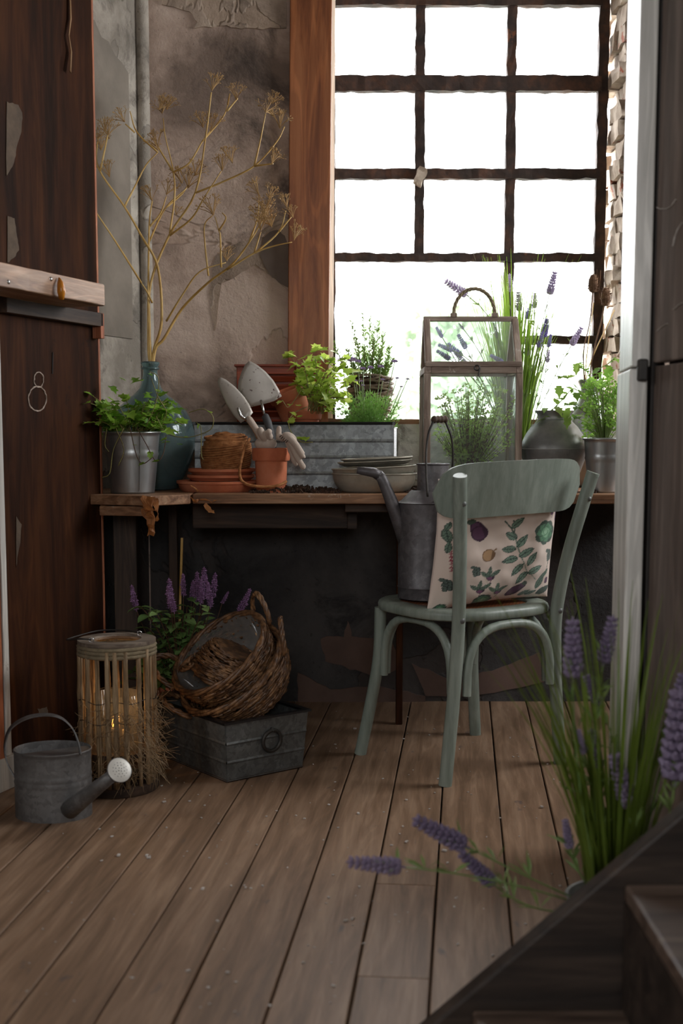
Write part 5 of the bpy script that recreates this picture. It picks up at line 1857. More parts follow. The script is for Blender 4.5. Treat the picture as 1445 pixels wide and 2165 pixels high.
for j in range(nv):
    for i in (0, nu):
        a_ = i * (nv + 1) + j; fs.append((a_, a_ + 1, st_ + a_ + 1, st_ + a_))
pan.add(vs, fs).build('backrest', m_chair, chair, auto=50)
for sx in (-1, 1):
    MB().lathe([(0, .003), (.005, .002), (.007, 0)], 12).tf(Matrix.Translation((sx * .224, -.2835, .775)) @ Matrix.Rotation(PI / 2 + .2, 4, 'X')).build('screw', m_galv_d, chair, smooth=True)
    MB().lathe([(0, .004), (.006, .003), (.009, 0)], 12).tf(Matrix.Translation((sx * .178, -.2235, .456)) @ Matrix.Rotation(PI / 2, 4, 'X')).build('screw', m_galv_d, chair, smooth=True)

# ------------------------------------------------------------------ printed cushion
FAB = (216, 198, 186)
EGG, EGGD = (92, 58, 86), (66, 42, 62)
GRN, GRND, SAGE = (84, 130, 98), (58, 78, 66), (104, 124, 108)
shapes = []


def toUV(x, y):
    left = 540 - .25 * (y - 350)
    return ((x - left) / 602.0, .72 * (1 - (y - 335) / 505.0) + .01)


def ell(x, y, rx, ry, ang, col, shade=None):
    shapes.append(('e', toUV(x, y), rx / 602, ry / 602, math.cos(ang), math.sin(ang), lin(col), lin(shade) if shade else None))


def leafp(x, y, L_, W_, ang, col):
    shapes.append(('l', toUV(x, y), L_ / 602, W_ / 602, math.cos(ang), math.sin(ang), lin(col), lin((54, 70, 62))))


def line(x0, y0, x1, y1, wd, col):
    shapes.append(('s', toUV(x0, y0), toUV(x1, y1), wd / 602, lin(col)))


def aubergine(x, y, L_, W_, ang):
    ell(x, y, W_, L_, ang, EGGD, EGG); dx, dy = math.sin(ang), -math.cos(ang)
    ell(x + dx * L_ * -.2, y + dy * L_ * -.2, W_ * 1.15, L_ * .7, ang, EGGD, EGG)
    ell(x + dx * L_ * .95, y + dy * L_ * .95, W_ * .6, L_ * .22, ang, (70, 82, 70))


def beet(x, y, r):
    line(x, y + r, x - r * .6, y + r * 2, 3, (110, 60, 90))
    ell(x, y, r, r * .95, 0, EGGD, (112, 66, 100))
    for a_ in (-.9, 0, .9): leafp(x + math.sin(a_) * r * 1.7, y - r * 1.7 * max(.6, math.cos(a_)), r * 1.5, r * .55, PI / 2 - a_, SAGE)


def cabbage(x, y, r):
    for i in range(7):
        a_ = i * .9; ell(x + math.cos(a_) * r * .5, y + math.sin(a_) * r * .5, r * .55, r * .5, a_, GRND, GRN)
    for i in range(4):
        a_ = i * 1.6 + .4; ell(x + math.cos(a_) * r * .22, y + math.sin(a_) * r * .22, r * .4, r * .34, a_, (70, 116, 84), (122, 164, 130))
    ell(x, y - r * .05, r * .24, r * .2, 0, (96, 140, 106), (140, 178, 146))


def choke(x, y, r):
    for i in range(11): ell(x + ((i * 2 + (i // 3) % 2) % 5 - 2) * r * .28 * (1 - .25 * abs(i / 5 - 1)), y + (i / 10 - .5) * r * 1.7, r * .36, r * .36, 0, (40, 48, 46), (84, 98, 90))


aubergine(680, 410, 56, 34, -.35); aubergine(822, 762, 60, 26, .95); aubergine(1120, 372, 42, 22, -.1); beet(1075, 350, 14)
ell(703, 540, 32, 34, 0, (120, 88, 60), (176, 140, 102)); line(725, 520, 742, 508, 6, (130, 100, 70))
beet(700, 665, 20); beet(724, 758, 19); beet(645, 738, 20); choke(632, 620, 26)
line(810, 365, 845, 440, 6, GRND); line(850, 365, 845, 440, 6, GRND); line(845, 440, 862, 580, 6, SAGE); line(862, 580, 880, 650, 4, SAGE); line(880, 650, 930, 715, 3, SAGE)
for x, y, a_ in ((825, 445, 2.6), (880, 482, .9), (805, 518, 3.0), (890, 547, .5), (803, 578, 3.3), (912, 585, 1.1), (830, 638, 4.0), (926, 652, .4), (850, 690, 4.1), (868, 380, .6)):
    leafp(x, y, 42, 20, a_, (112, 138, 120))
cabbage(1015, 452, 66); choke(1030, 585, 32); line(1030, 610, 990, 700, 5, GRND); leafp(960, 730, 52, 22, 1.3, (90, 116, 98)); leafp(992, 690, 34, 14, .9, (90, 116, 98))
cabbage(655, 812, 44); leafp(868, 795, 34, 14, .5, (110, 128, 116)); leafp(905, 800, 34, 14, .3, (110, 128, 116)); leafp(985, 795, 50, 22, .4, (60, 76, 66))
choke(500, 692, 32); cabbage(468, 832, 30); leafp(545, 428, 40, 20, 1.8, SAGE); leafp(538, 490, 34, 14, 1.5, SAGE); choke(560, 620, 16); leafp(560, 380, 26, 12, 1.2, SAGE)
for i in range(12):
    line(548 - i * 1.1 + (i % 2) * 7, 510 + i * 9, 541 - i * 1.1 - (i % 2) * 5, 517 + i * 9, 4.5, (150, 60, 78))
ell(1005, 735, 12, 20, 0, EGGD, EGG)


def print_col(u_, v_):
    c = FABL
    for s_ in shapes:
        if s_[0] == 's':
            (x0, y0), (x1, y1), wd, col = s_[1:]
            dx, dy = x1 - x0, y1 - y0; t = max(0, min(1, ((u_ - x0) * dx + (v_ - y0) * dy) / (dx * dx + dy * dy + 1e-12)))
            if (u_ - x0 - t * dx) ** 2 + (v_ - y0 - t * dy) ** 2 < wd * wd * .3: c = col
            continue
        (cx_, cy_), a_, b_, cs_, sn_, col, shd = s_[1:]
        dx, dy = u_ - cx_, (v_ - cy_) * VA
        if abs(dx) > .2 or abs(dy) > .2: continue
        if s_[0] == 'e':
            X = (dx * cs_ - dy * sn_) / a_; Y = (dx * sn_ + dy * cs_) / b_
            q = X * X + Y * Y
            if q < 1: c = col if (shd is None or q > .72 or X > .45) else shd
        else:
            X = (dx * cs_ + dy * sn_) / a_; Y = (-dx * sn_ + dy * cs_) / b_
            if abs(X) < 1 and abs(Y) < (1 - X * X) ** .8 * (1 - .25 * X):
                vein = abs(Y) < .12 or (abs(math.sin((X + abs(Y) * .6) * 9)) < .28)
                edge = abs(Y) > (1 - X * X) ** .8 * (1 - .25 * X) - .16
                c = shd if (vein or edge) else col
    return c


FABL = lin(FAB)
VA = 505 / 602 / .72
NG = 170
cush = MB(); cols = []
vs = []
WC, HC = .225, .190
for side in (-1, 1):
    for i in range(NG + 1):
        for j in range(NG + 1):
            u_, v_ = i / NG * 2 - 1, j / NG * 2 - 1
            k_ = 1 - .07 * (1 - abs(u_) ** 2) * abs(v_) ** 3; k2 = 1 - .07 * (1 - abs(v_) ** 2) * abs(u_) ** 3
            t = ((1 - abs(u_) ** 2.6) * (1 - abs(v_) ** 2.6)) ** .55
            wr = noise.noise(Vector((u_ * 2.2, v_ * 2.2, side * 3))) * .012 + noise.noise(Vector((u_ * 6, v_ * 5, side))) * .004
            vs.append((u_ * WC * k2, side * (t * .058) + wr * t, v_ * HC * k_))
            cols.append((u_, v_))
st_ = (NG + 1) ** 2
fs = []
for s_ in (0, 1):
    for i in range(NG):
        for j in range(NG):
            a_ = s_ * st_ + i * (NG + 1) + j
            q = (a_, a_ + NG + 1, a_ + NG + 2, a_ + 1)
            fs.append(q if s_ == 0 else q[::-1])
me = bpy.data.meshes.new('cover')
me.from_pydata(vs, [], fs)
me.polygons.foreach_set('use_smooth', [True] * len(me.polygons))
at_ = me.color_attributes.new('print', 'FLOAT_COLOR', 'POINT')
buf = []
cache = {}
for i, (u_, v_) in enumerate(cols):
    key = i % st_
    if key not in cache: cache[key] = print_col((u_ + 1) / 2, (v_ + 1) / 2)
    c = cache[key]
    buf += [c[0], c[1], c[2], 1.0]
at_.data.foreach_set('color', buf)
m_cush, nt, N, L, b = mat_new('printed_cotton')
an = N.new('ShaderNodeAttribute'); an.attribute_name = 'print'
L.new(an.outputs['Color'], b.inputs['Base Color']); b.inputs['Roughness'].default_value = .9; b.inputs['Sheen Weight'].default_value = .15
v = coords(N, L, (1, 1, 1)); bump(N, L, b, noise_tex(N, L, v, 300, 2), .15, .001)
me.materials.append(m_cush)
cu = thing('cushion', 'cream cushion printed with aubergines and cabbages against chair back', 'cushion', CM @ Vector((.022, -.10, .478)), rot=(0, 0, CR))
co = bpy.data.objects.new('cover', me); link(co, cu)
co.location = (0, -.018, .178); co.rotation_euler = (.17, -.03, 0)

# ------------------------------------------------------------------ tall watering can on the chair seat
m_can = galvanised('dull_zinc', (96, 95, 97), (118, 116, 118), rough=0.45, metal=0.45, scale=60, dirt=(58, 48, 48), dirt_lo=0.5)
wY = 3.615
wc = thing('tall_watering_can', 'tall grey metal watering can standing on the chair seat', 'watering can', (ax(903, wY, .5), wY, .4755))
o_ = Vector(wc.location)
R_ = .086
zs_ = at(903, 1062, wY).z - o_.z
MB().lathe([(0, .003), (R_ - .002, .003), (R_, 0), (R_, .03), (R_ + .002, .033), (R_, .036), (R_, zs_ - .003), (R_ + .003, zs_), (R_ * .9, zs_ + .006), (.05, zs_ + .034), (.046, zs_ + .036)], 44).build('body', m_can, wc, auto=40)
zc0 = zs_ + .03; zc1 = at(915, 981, wY).z - o_.z
MB().lathe([(.047, zc0), (.046, zc1 - .004), (.049, zc1 - .001), (.049, zc1 + .002), (.044, zc1), (.043, zc0)], 36, c=(.016, 0, 0)).build('filler_neck', m_can, wc, auto=40)
sp_ = [at(x, y, wY + dd) - o_ for x, y, dd in ((862, 1150, -.01), (845, 1105, -.015), (822, 1045, -.02), (808, 1012, -.022), (800, 1003, -.022))]
MB().tube(sp_, [.026, .022, .018, .016, .0155], 14).build('spout', m_can, wc, smooth=True)
MB().tube([at(803, 1006, wY - .022) - o_, at(790, 999, wY - .024) - o_, at(756, 994, wY - .03) - o_], [.0158, .0145, .011], 14).build('spout_tip', m_can, wc, smooth=True)
for dy_ in (-1, 1):
    MB().lathe([(0, .004), (.02, .004), (.022, 0)], 18).tf(Matrix.Translation((.008, dy_ * R_ * .96, zs_ - .012)) @ Matrix.Rotation(-dy_ * PI / 2, 4, 'X') if False else Matrix.Translation((.008 + .02, -R_ * .9 + (.0 if dy_ < 0 else .0), zs_ - .006 - .02 * (dy_ > 0))) @ Matrix.Rotation(PI / 2, 4, 'X')).build('lug', m_can, wc, smooth=True)
bail = smooth_path([at(x, y, wY + dd) - o_ for x, y, dd in ((905, 1050, -.085), (902, 1000, -.07), (902, 950, -.05), (907, 915, -.04), (916, 893, -.03), (919, 886, -.025))], 5)
bail2 = smooth_path([at(x, y, wY + dd) - o_ for x, y, dd in ((941, 886, -.005), (944, 895, 0), (955, 925, .01), (958, 955, .02), (957, 990, .03), (952, 1040, .05))], 5)
MB().tube(bail, .0032, 8).build('bail_wire', m_iron_s, wc, smooth=True); MB().tube(bail2, .0032, 8).build('bail_wire', m_iron_s, wc, smooth=True)
ga, gb = at(915, 887, wY - .028) - o_, at(945, 886, wY - .003) - o_
MB().tube([ga.lerp(gb, k / 12) for k in range(13)], [.009 + (.0018 if k % 3 else -.0012) for k in range(13)], 12).build('wooden_grip', m_under, wc, smooth=True)

# ------------------------------------------------------------------ small watering can on the floor
sY = 3.03
sc = thing('small_watering_can', 'small oval zinc watering can with rose on the floor', 'watering can', (ax(113, sY, .07), sY, 0))
o_ = Vector(sc.location)
ZH = at(113, 1600, sY - .078).z
prof = [(0, .004), (.99, .003), (1.0, 0), (1.0, .008)]
for k in range(30):
    z_ = .01 + (ZH - .016) * k / 29
    f = z_ / ZH
    prof.append((1.0 + (.015 if (.5 < f < .66 and k % 3 == 0) else 0), z_))
prof += [(1.02, ZH - .003), (1.025, ZH), (1.0, ZH + .002), (.985, ZH - .004), (.985, .01), (0, .01)]
m_can2 = galvanised('aged_zinc', (116, 116, 116), (138, 138, 138), rough=0.48, metal=0.5, scale=70, dirt=(66, 56, 50), dirt_lo=0.5)
MB().lathe(prof, 48, .096, .078).build('body', m_can2, sc, auto=40)
ld = MB()
arc = [(math.cos(-PI * .80 + PI * 1.0 * k / 20) * .094, math.sin(-PI * .80 + PI * 1.0 * k / 20) * .076) for k in range(21)]
ld.prism(arc, ZH - .006, ZH - .003); ld.build('half_lid', m_zinc_s, sc)


def strap(name, pts, wd, th, parent, mat, side):
    m_ = MB(); P_ = smooth_path(pts, 6); vs_ = []
    for i, p in enumerate(P_):
        t = (P_[min(i + 1, len(P_) - 1)] - P_[max(0, i - 1)]).normalized()
        nrm = t.cross(side).normalized()
        for a_, b_ in ((-1, -1), (-.3, -1.6), (.3, -1.6), (1, -1), (1, 1), (-1, 1)):
            vs_.append(p + side * wd * a_ + nrm * th * b_)
    n_ = len(P_)
    fs_ = [(i * 6 + k, i * 6 + (k + 1) % 6, (i + 1) * 6 + (k + 1) % 6, (i + 1) * 6 + k) for i in range(n_ - 1) for k in range(6)]
    fs_ += [tuple(range(6)), tuple((n_ - 1) * 6 + k for k in range(6))]
    return m_.add(vs_, fs_).build(name, mat, parent, auto=50)


strap('strap_handle', [at(x, y, sY + dd) - o_ for x, y, dd in ((170, 1592, -.035), (164, 1565, -.03), (152, 1538, -.02), (128, 1517, -.01), (95, 1511, 0), (55, 1518, .01), (22, 1540, .015), (10, 1575, .015), (14, 1610, .01), (30, 1642, 0))], .0145, .0014, sc, m_can2, Vector((.35, -.93, 0)).normalized())
ra = at(253, 1628, sY - .17) - o_
rn = Vector((.42, -.62, .42)).normalized()
sa = Vector((.052, -.062, .03))
spd = (ra - sa)
MB().tube([sa, sa + spd * .3, sa + spd * .62, ra - rn * .030], [.024, .021, .017, .0145], 14).build('spout', m_can2, sc, smooth=True)
R4 = Matrix.Translation(ra) @ rn.to_track_quat('Z', 'Y').to_matrix().to_4x4()
MB().lathe([(.014, -.034), (.026, -.012), (.0305, -.003), (.031, 0), (.030, .0015)], 28).tf(R4).build('rose_cone', m_can2, sc, smooth=True)
m_rosew = M('pale_zinc_rose', (196, 192, 184), (214, 211, 204), scale=12, rough=0.45, metal=0.2)
rose = MB().lathe([(0, .0045), (.015, .0038), (.027, .002), (.030, .0005)], 28).tf(R4).build('rose_plate', m_rosew, sc, smooth=True)
holes = MB()
for ring_, n_ in ((.0045, 4), (.011, 8), (.0175, 13), (.024, 18)):
    for k in range(n_):
        a_ = 2 * PI * k / n_ + ring_ * 100
        holes.lathe([(0, .0006), (.0011, .0004), (.0012, -.001)], 6, c=(ring_ * math.cos(a_), ring_ * math.sin(a_), .0045 - ring_ * ring_ * 4.6))
holes.tf(R4).build('rose_holes', m_soilgap, rose)

# ------------------------------------------------------------------ bamboo lantern with candles
lY = 3.26
lt = thing('cane_lantern', 'round lantern of dry bamboo canes standing on the floor', 'lantern', (ax(250, lY, .2), lY, 0))
o_ = Vector(lt.location)
LH = at(243, 1350, lY).z
LR = .100
m_cane2 = wood('dry_bamboo', (110, 88, 62), (146, 120, 88), (176, 150, 116), axis=2, scale=6, grain=5, rough=0.6)
m_lring = wood('grey_board', (108, 94, 82), (136, 122, 108), (158, 144, 128), axis=0, scale=4, grain=8, rough=0.7)
MB().lathe([(.066, LH - .010), (LR + .003, LH - .010), (LR + .004, LH - .008), (LR + .004, LH), (.066, LH + .001), (.064, LH - .004), (.066, LH - .010)], 48).build('top_ring', m_lring, lt, auto=40)
rb_ = MB()
for k in range(3):
    rb_.tube([((LR + .001) * math.cos(i * PI / 24), (LR + .001) * math.sin(i * PI / 24), LH - .016 - k * .010) for i in range(48)], .0062, 6, closed=True)
rb_.jitter(.0012, 90).build('rope_band', m_rope, lt, smooth=True)
MB().lathe([(0, .002), (LR + .004, .002), (LR + .006, .006), (LR + .006, .024), (LR, .028), (LR - .012, .028), (LR - .012, .012), (0, .012)], 40).build('base_ring', m_under, lt, auto=40)
random.seed(77)
for k in range(32):
    th = 2 * PI * k / 32 + random.uniform(-.09, .09)
    r0 = LR - .005; r1 = LR - .002 + random.uniform(0, .004)
    th2 = th + random.uniform(-.05, .05)
    if random.random() < .12: continue
    rad_ = random.choice((.003, .004, .0055, .007))
    pts = [Vector((r1 * math.cos(th + (th2 - th) * f), r1 * math.sin(th + (th2 - th) * f), .026 + (LH - .046) * f)) for f in [i / 9 for i in range(10)]]
    MB().tube(pts, [rad_ * (1.28 if i in (3, 6) else 1) for i in range(10)], 7).build('cane', m_cane2, lt, smooth=True)
fr = MB()
for i in range(560):
    th = random.gauss(-.8, .95); z0 = random.uniform(.05, .24)
    r0 = LR + .004
    p = Vector((r0 * math.cos(th), r0 * math.sin(th), z0))
    d_ = Vector((math.cos(th) * random.uniform(0, .5), math.sin(th) * random.uniform(0, .5), random.uniform(-1, .35))) + Vector((random.gauss(0, .3), random.gauss(0, .3), 0))
    d_.normalize(); L_ = random.uniform(.02, .075)
    fr.tube([p, p + d_ * L_ * .5 + Vector((math.cos(th), math.sin(th), 0)) * .004, p + d_ * L_], [.001, .0009, .0004], 3)
tag(fr.build('raffia_fringe', m_cane2, lt), kind='stuff')
for z_ in (.20, .255):
    MB().tube([((LR + .004) * math.cos(i * PI / 24), (LR + .004) * math.sin(i * PI / 24), z_ + .004 * math.sin(i * .9)) for i in range(48)], .0011, 5, closed=True).build('binding_wire', m_iron_s, lt)
for x, y, dd in ((193, 1345, -.06), (295, 1330, .05)):
    p = at(x, y, lY + dd) - o_; p.z = LH + .006
    MB().tube([p + Vector((.006 * math.cos(k * PI / 6), 0, .006 * math.sin(k * PI / 6))) for k in range(12)], .0016, 6, closed=True).build('eyelet', m_chrome, lt, smooth=True)
hp1, hp2 = at(193, 1345, lY - .06) - o_, at(295, 1330, lY + .05) - o_
hp1.z = hp2.z = LH + .007
MB().tube(smooth_path([hp1, hp1 + Vector((-.03, .0, .002)), at(142, 1352, lY - .01) - o_, Vector((-.07, .09, LH + .006)), Vector((0, .1, LH + .006)), hp2], 6), .0022, 6).build('wire_handle', m_iron_s, lt, smooth=True)
MB().lathe([(0, .10), (LR - .008, .10), (LR - .008, .112), (0, .112)], 32).build('inner_floor', m_under, lt)
# glass and candles inside
gl = thing('candle_glass', 'clear glass cylinder inside the cane lantern', 'candle holder', (o_.x, o_.y, .1125))
MB().lathe([(0, .001), (.062, 0), (.064, .004), (.064, .15), (.062, .151), (.061, .15), (.061, .006), (0, .006)], 36).build('cylinder', m_cglass, gl, smooth=True)
m_wax = M('ivory_wax', (214, 190, 150), (228, 208, 172), scale=6, rough=0.5)
m_flame = emit('flame', (255, 170, 70), 14.0)
for x, y, hh_, lab in ((-.012, -.014, .05, 'lit ivory candle nearest the front in the lantern'), (.02, -.004, .045, 'lit ivory candle at right in the lantern'), (-.01, .022, .075, 'tallest lit ivory candle at the back in the lantern')):
    cd = thing('candle', lab, 'candle', (o_.x + x, o_.y + y, .119), group='candles in the lantern')
    MB().lathe([(0, 0), (.0095, 0), (.0095, hh_ - .002), (.008, hh_), (0, hh_ - .002)], 18).build('wax', m_wax, cd, smooth=True)
    MB().tube([(0, 0, hh_ - .002), (.0005, 0, hh_ + .006)], .0006, 5).build('wick', m_soilgap, cd)
    MB().lathe([(0, hh_ + .003), (.0028, hh_ + .007), (.0032, hh_ + .011), (.0018, hh_ + .018), (0, hh_ + .025)], 10).build('flame', m_flame, cd, smooth=True)
ld_ = bpy.data.lights.new('candle_glow', 'POINT'); ld_.energy = .3; ld_.color = (1, .5, .18); ld_.shadow_soft_size = .01
lo_ = bpy.data.objects.new('candle_glow', ld_); link(lo_); lo_.location = (o_.x, o_.y, .235)

# ------------------------------------------------------------------ zinc box with ring handle
bxr = math.radians(38)
BXW, BXL = .255, .385
BXH = at(481, 1530, 3.309).z
bx = thing('zinc_box', 'weathered zinc box with black rim and ring handle on floor', 'box', (-.315, 3.309, 0), bxr)
m = MB()
tp_ = .012
cs0 = [(0, 0), (BXW, 0), (BXW, BXL), (0, BXL)]
cs1 = [(-tp_, -tp_), (BXW + tp_, -tp_), (BXW + tp_, BXL + tp_), (-tp_, BXL + tp_)]
for i in range(4):
    a0_, b0_, a1_, b1_ = Vector(cs0[i]), Vector(cs0[(i + 1) % 4]), Vector(cs1[i]), Vector(cs1[(i + 1) % 4])
    nn_ = Vector(((b0_ - a0_).y, -(b0_ - a0_).x)).normalized()
    lv = [0, .012, .016, .020, .3, .33, .36, .62, .65, .68, 1.0]
    vs = []
    for k, f in enumerate(lv):
        of = .0025 if k in (2, 5, 8) else 0
        pa, pb_ = a0_.lerp(a1_, f) + nn_ * of, b0_.lerp(b1_, f) + nn_ * of
        vs += [(pa.x, pa.y, f * BXH + .002), (pb_.x, pb_.y, f * BXH + .002)]
    m.add(vs, [(2 * k, 2 * k + 1, 2 * k + 3, 2 * k + 2) for k in range(len(lv) - 1)])
m.add([(*c, .003) for c in cs0], [(0, 1, 2, 3)])
o = m.build('body', m_galv_d, bx); sd_ = o.modifiers.new('thickness', 'SOLIDIFY'); sd_.thickness = .002
m_blk = M('black_rim_paint', (20, 20, 22), (34, 34, 36), scale=6, rough=.3)
for i in range(4):
    a_, b_ = Vector((*cs1[i], BXH)), Vector((*cs1[(i + 1) % 4], BXH))
    d_ = (b_ - a_).normalized(); nn_ = Vector((d_.y, -d_.x, 0))
    q = [a_ - d_ * .008 + nn_ * .008, b_ + d_ * .008 + nn_ * .008, b_ - d_ * .01 - nn_ * .01, a_ + d_ * .01 - nn_ * .01]
    MB().add([(p.x, p.y, BXH) for p in q] + [(p.x, p.y, BXH + .006) for p in q], [(0, 1, 2, 3), (7, 6, 5, 4), (0, 4, 5, 1), (1, 5, 6, 2), (2, 6, 7, 3), (3, 7, 4, 0)]).build('rim', m_blk, bx)
    MB().tube([(*cs0[i], .004), (*cs0[(i + 1) % 4], .004)], .004, 6).build('foot_edge', m_under, bx)
MB().tube([(BXW * .55 + .030 * math.cos(k * PI / 14), -.0145 - .002 * math.sin(k * PI / 14), BXH * .60 + .030 * math.sin(k * PI / 14)) for k in range(28)], .0055, 8, closed=True).build('ring_handle', m_iron_s, bx, smooth=True)
MB().tube([(BXW * .55, -.004, BXH * .6 + .034), (BXW * .55, -.018, BXH * .6 + .036), (BXW * .55, -.02, BXH * .6 + .028)], .004, 6).build('staple', m_iron_s, bx)

# ------------------------------------------------------------------ wicker baskets piled in the box
def basket(label, c, axis, R1, H1, r, rows, seed, liner=False, handles=(0, PI), hr=.045, tw=0.0):
    q_ = Vector(axis).to_track_quat('Z', 'Y').to_matrix().to_4x4() @ Matrix.Rotation(tw, 4, 'Z')
    t = thing('wicker_basket', label, 'basket', c, rot=q_.to_euler(), group='wicker baskets piled in the zinc box')
    prof = [(R1 * .72, 0), (R1 * .86, H1 * .3), (R1 * .95, H1 * .65), (R1, H1)]
    w_ = weave(prof, rows, r, seed, 46, .75, 60)
    o = w_.build('weave', m_wick, t, smooth=True); tag(o, kind='stuff')
    MB().lathe([(0, .004), (R1 * .70, .004), (R1 * .72, 0), (0, 0)], 28).build('bottom', m_wick, t)
    random.seed(seed + 5)
    rm_ = MB()
    for ph in (0, 2.1, 4.2):
        rm_.tube([((R1 + .005 * math.cos(ph + i * .55)) * math.cos(i * PI / 30), (R1 + .005 * math.cos(ph + i * .55)) * math.sin(i * PI / 30), H1 + .005 * math.sin(ph + i * .55)) for i in range(60)], r * 1.1, 6, closed=True)
    rm_.build('rim', m_wick, t, smooth=True)
    for ha in handles:
        hm_ = MB()
        for ph in (0, 2.1, 4.2):
            pts = []
            for i in range(25):
                th = PI * i / 24
                loc = Vector((R1 + .006 + hr * .55 * math.sin(th), -hr * math.cos(th), H1 - .01 + hr * 1.15 * math.sin(th)))
                loc += Vector((math.cos(ph + i * .7) * .0045, math.sin(ph + i * .7) * .0045, math.cos(ph + i * .7 + 1) * .0045))
                pts.append(Matrix.Rotation(ha, 3, 'Z') @ loc)
            hm_.tube(pts, r * .95, 6)
        hm_.build('handle', m_wick, t, smooth=True)
    if liner:
        m_lin = glass_mat('plastic_liner', film=.5, refl=.25, filmcol=(.5, .5, .48))
        MB().lathe([(0, .01), (R1 * .64, .012), (R1 * .80, H1 * .3), (R1 * .90, H1 * .65), (R1 * .955, H1 * 1.02)], 36).jitter(.003, 30).build('plastic_liner', m_lin, t, smooth=True)
    return t


axb = Vector((-.50, -.42, .74)).normalized()
c1 = at(512, 1437, 3.52)
basket('large wicker basket lowest in the pile, tipped to the left', c1 - axb * .035 + Vector((.012, 0, -.02)), axb, .166, .115, .0054, 17, 5, handles=(4.06, .66), tw=.2, hr=.058)
basket('tipped wicker basket with plastic lining on the pile', c1 + axb * .005, axb, .152, .115, .0052, 17, 9, liner=True, handles=(3.45, .95), tw=.35, hr=.058)
c3 = at(492, 1408, 3.47)
ax3 = Vector((-.30, .12, -.95)).normalized()
basket('smallest wicker basket lying upside down inside the lined basket', c3 + Vector((.012, 0, .045)), Vector((-.45, .10, -.88)), .095, .09, .0048, 14, 12, handles=(1.2, 4.4), hr=.03)

# ------------------------------------------------------------------ flowering basil under the bench
m_basil = leaf_mat('basil_leaf', (100, 140, 76), (158, 190, 118), 0.3, 0.4)
me_bas = leaf_mesh('basil_leaf', m_basil, OVAL, .3, .3)
bsY = 3.80
bp = flowerpot('terracotta pot on the floor behind the lantern with flowering basil', (ax(385, bsY, .1), bsY, 0), .095, .072, .16)
ba = thing('basil_plant', 'dark green basil with purple flower spikes under the bench', 'plant', (ax(385, bsY, .1), bsY, .14))
o_ = Vector(ba.location)
random.seed(88)
stems = MB()
for i in range(46):
    x = random.gauss(385, 58); x = max(258, min(505, x)); y = random.uniform(1268, 1420) + abs(x - 385) * .15
    tip = at(x, y, bsY + random.uniform(-.22, .02)) - o_
    path = curve((random.gauss(0, .02), random.gauss(0, .02), 0), (tip.x * .5, tip.y * .5, tip.z * .75), tip, 7)
    stems.tube(path, .0018, 5)
    for k in range(3, 7):
        a_ = random.uniform(0, 2 * PI)
        for s_ in (0, PI):
            dv = Vector((math.cos(a_ + s_), math.sin(a_ + s_) - .25, random.uniform(-.1, .45)))
            put(me_bas, 'leaf', ba, frame(path[k], dv, random.uniform(-.4, .4), random.uniform(.03, .052)))
stems.build('stems', m_brownstem, ba)
m_basf = M('purple_bracts', (104, 70, 108), (146, 106, 150), (176, 140, 178), scale=60, bmp=.2)


def bspike(seed):
    random.seed(seed); m = MB(); m.tube([(0, 0, -.1), (0, 0, 1)], .018, 5)
    for k in range(14):
        z_ = k / 14; rr = (.15 if k < 7 else .15 - .014 * (k - 6))
        for j in range(6):
            a_ = 2 * PI * j / 6 + k * .4 + random.uniform(-.2, .2)
            needle(m, Vector((.03 * math.cos(a_), .03 * math.sin(a_), z_)), Vector((math.cos(a_), math.sin(a_), random.uniform(-.2, .5))), rr * random.uniform(.7, 1.2), .045)
            c_ = Vector((rr * .6 * math.cos(a_), rr * .6 * math.sin(a_), z_)); m.tube([c_ - Vector((0, 0, .025)), c_, c_ + Vector((0, 0, .025))], [.008, .026, .008], 4)
    return m.mesh('flower_spike', m_basf)


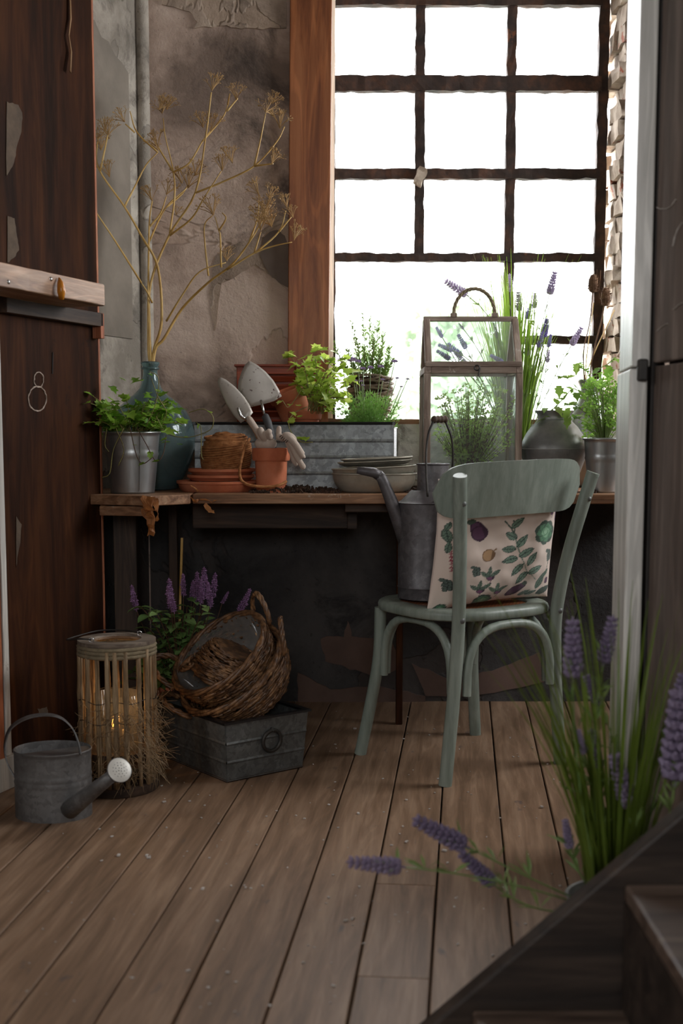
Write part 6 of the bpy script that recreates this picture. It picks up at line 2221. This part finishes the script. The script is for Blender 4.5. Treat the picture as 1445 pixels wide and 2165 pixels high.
BSP = [bspike(1), bspike(2)]
for k, (x, y, x2, y2, dd) in enumerate(((288, 1288, 278, 1236, 0), (362, 1285, 357, 1222, -.02), (368, 1292, 355, 1238, -.04), (388, 1258, 387, 1212, .02), (415, 1268, 417, 1208, .03), (432, 1262, 432, 1198, .02), (425, 1275, 425, 1225, 0), (450, 1262, 456, 1210, .04), (445, 1282, 440, 1230, -.03), (470, 1275, 484, 1250, .03), (506, 1295, 530, 1244, 0), (405, 1270, 409, 1226, .05))):
    a_, b_ = at(x, y, bsY + dd - .1) - o_, at(x2, y2, bsY + dd - .1) - o_
    st_ = MB().tube(curve((a_.x * .4, a_.y * .4, .1), (a_.x * .8, a_.y * .8, a_.z * .7), a_, 6), .0015, 5).build('flower_stalk', m_brownstem, ba)
    d_ = b_ - a_
    put(BSP[k % 2], 'flower_spike', st_, Matrix.Translation(a_) @ d_.to_track_quat('Z', 'Y').to_matrix().to_4x4() @ Matrix.Scale(d_.length, 4))
stk_t = at(385, 1137, bsY + .06); stk_b = at(379, 1340, bsY + .04)
dv = (stk_b - stk_t).normalized(); stk_b2 = stk_t + dv * ((stk_t.z - .1) / -dv.z)
o = MB().tube([stk_b2 - stk_t, (0, 0, 0)], .0042, 8).build('bamboo_stake', m_straw, loc=stk_t); tag(o, 'thin bare wooden stake rising from the basil', 'stake')

# ------------------------------------------------------------------ foreground lavender behind the stair
fl_x, fl_y = ax(1300, 2.14, .1), 2.14
sp = [(1212, 1425, 1212, 1305, 2.10, 1), (1278, 1395, 1298, 1300, 2.12, 1), (1268, 1488, 1238, 1425, 2.18, 1), (1428, 1635, 1440, 1450, 2.06, 0), (1330, 1700, 1298, 1590, 2.08, 2), (1235, 1590, 1222, 1540, 2.16, 0), (842, 1832, 732, 1822, 2.02, 1), (978, 1785, 872, 1730, 2.08, 1), (1040, 1865, 972, 1800, 2.06, 1), (1205, 1790, 1195, 1730, 2.2, 1), (1265, 1620, 1250, 1540, 2.2, 0), (1425, 1520, 1448, 1420, 2.1, 0)]
lavender('blurred lavender with long grass blades leaning over the stair', (fl_x, fl_y, 0), .085, .13, 120, sp, .5, .6, 71, m_pewter, 'dark_pot', 'dark metal pot behind the stair stringer', wid=.0034, xmax=.66, tuft=1.5, spk=SPKF, bmat=leaf_mat('olive_blade', (78, 98, 32), (132, 150, 62), 0.4, 0.4, 6))

# ------------------------------------------------------------------ crumbs on the floorboards
random.seed(99)
cr = MB()
for i in range(260):
    Y = random.uniform(1.95, 4.2); X = random.uniform(-.75, .62) * min(1, .35 + Y / 5)
    s_ = random.uniform(.0012, .004) * (1.6 if random.random() < .1 else 1)
    cr.box((X, Y, s_ * .3 + .001), (s_ * 1.7, s_, s_ * .6), rz=random.uniform(0, 3))
tag(cr.build('plaster_crumbs', M('plaster_chips', (150, 140, 130), (206, 200, 194), scale=3, bmp=0)), 'tiny pale plaster crumbs scattered over the floorboards', 'crumbs', kind='stuff')
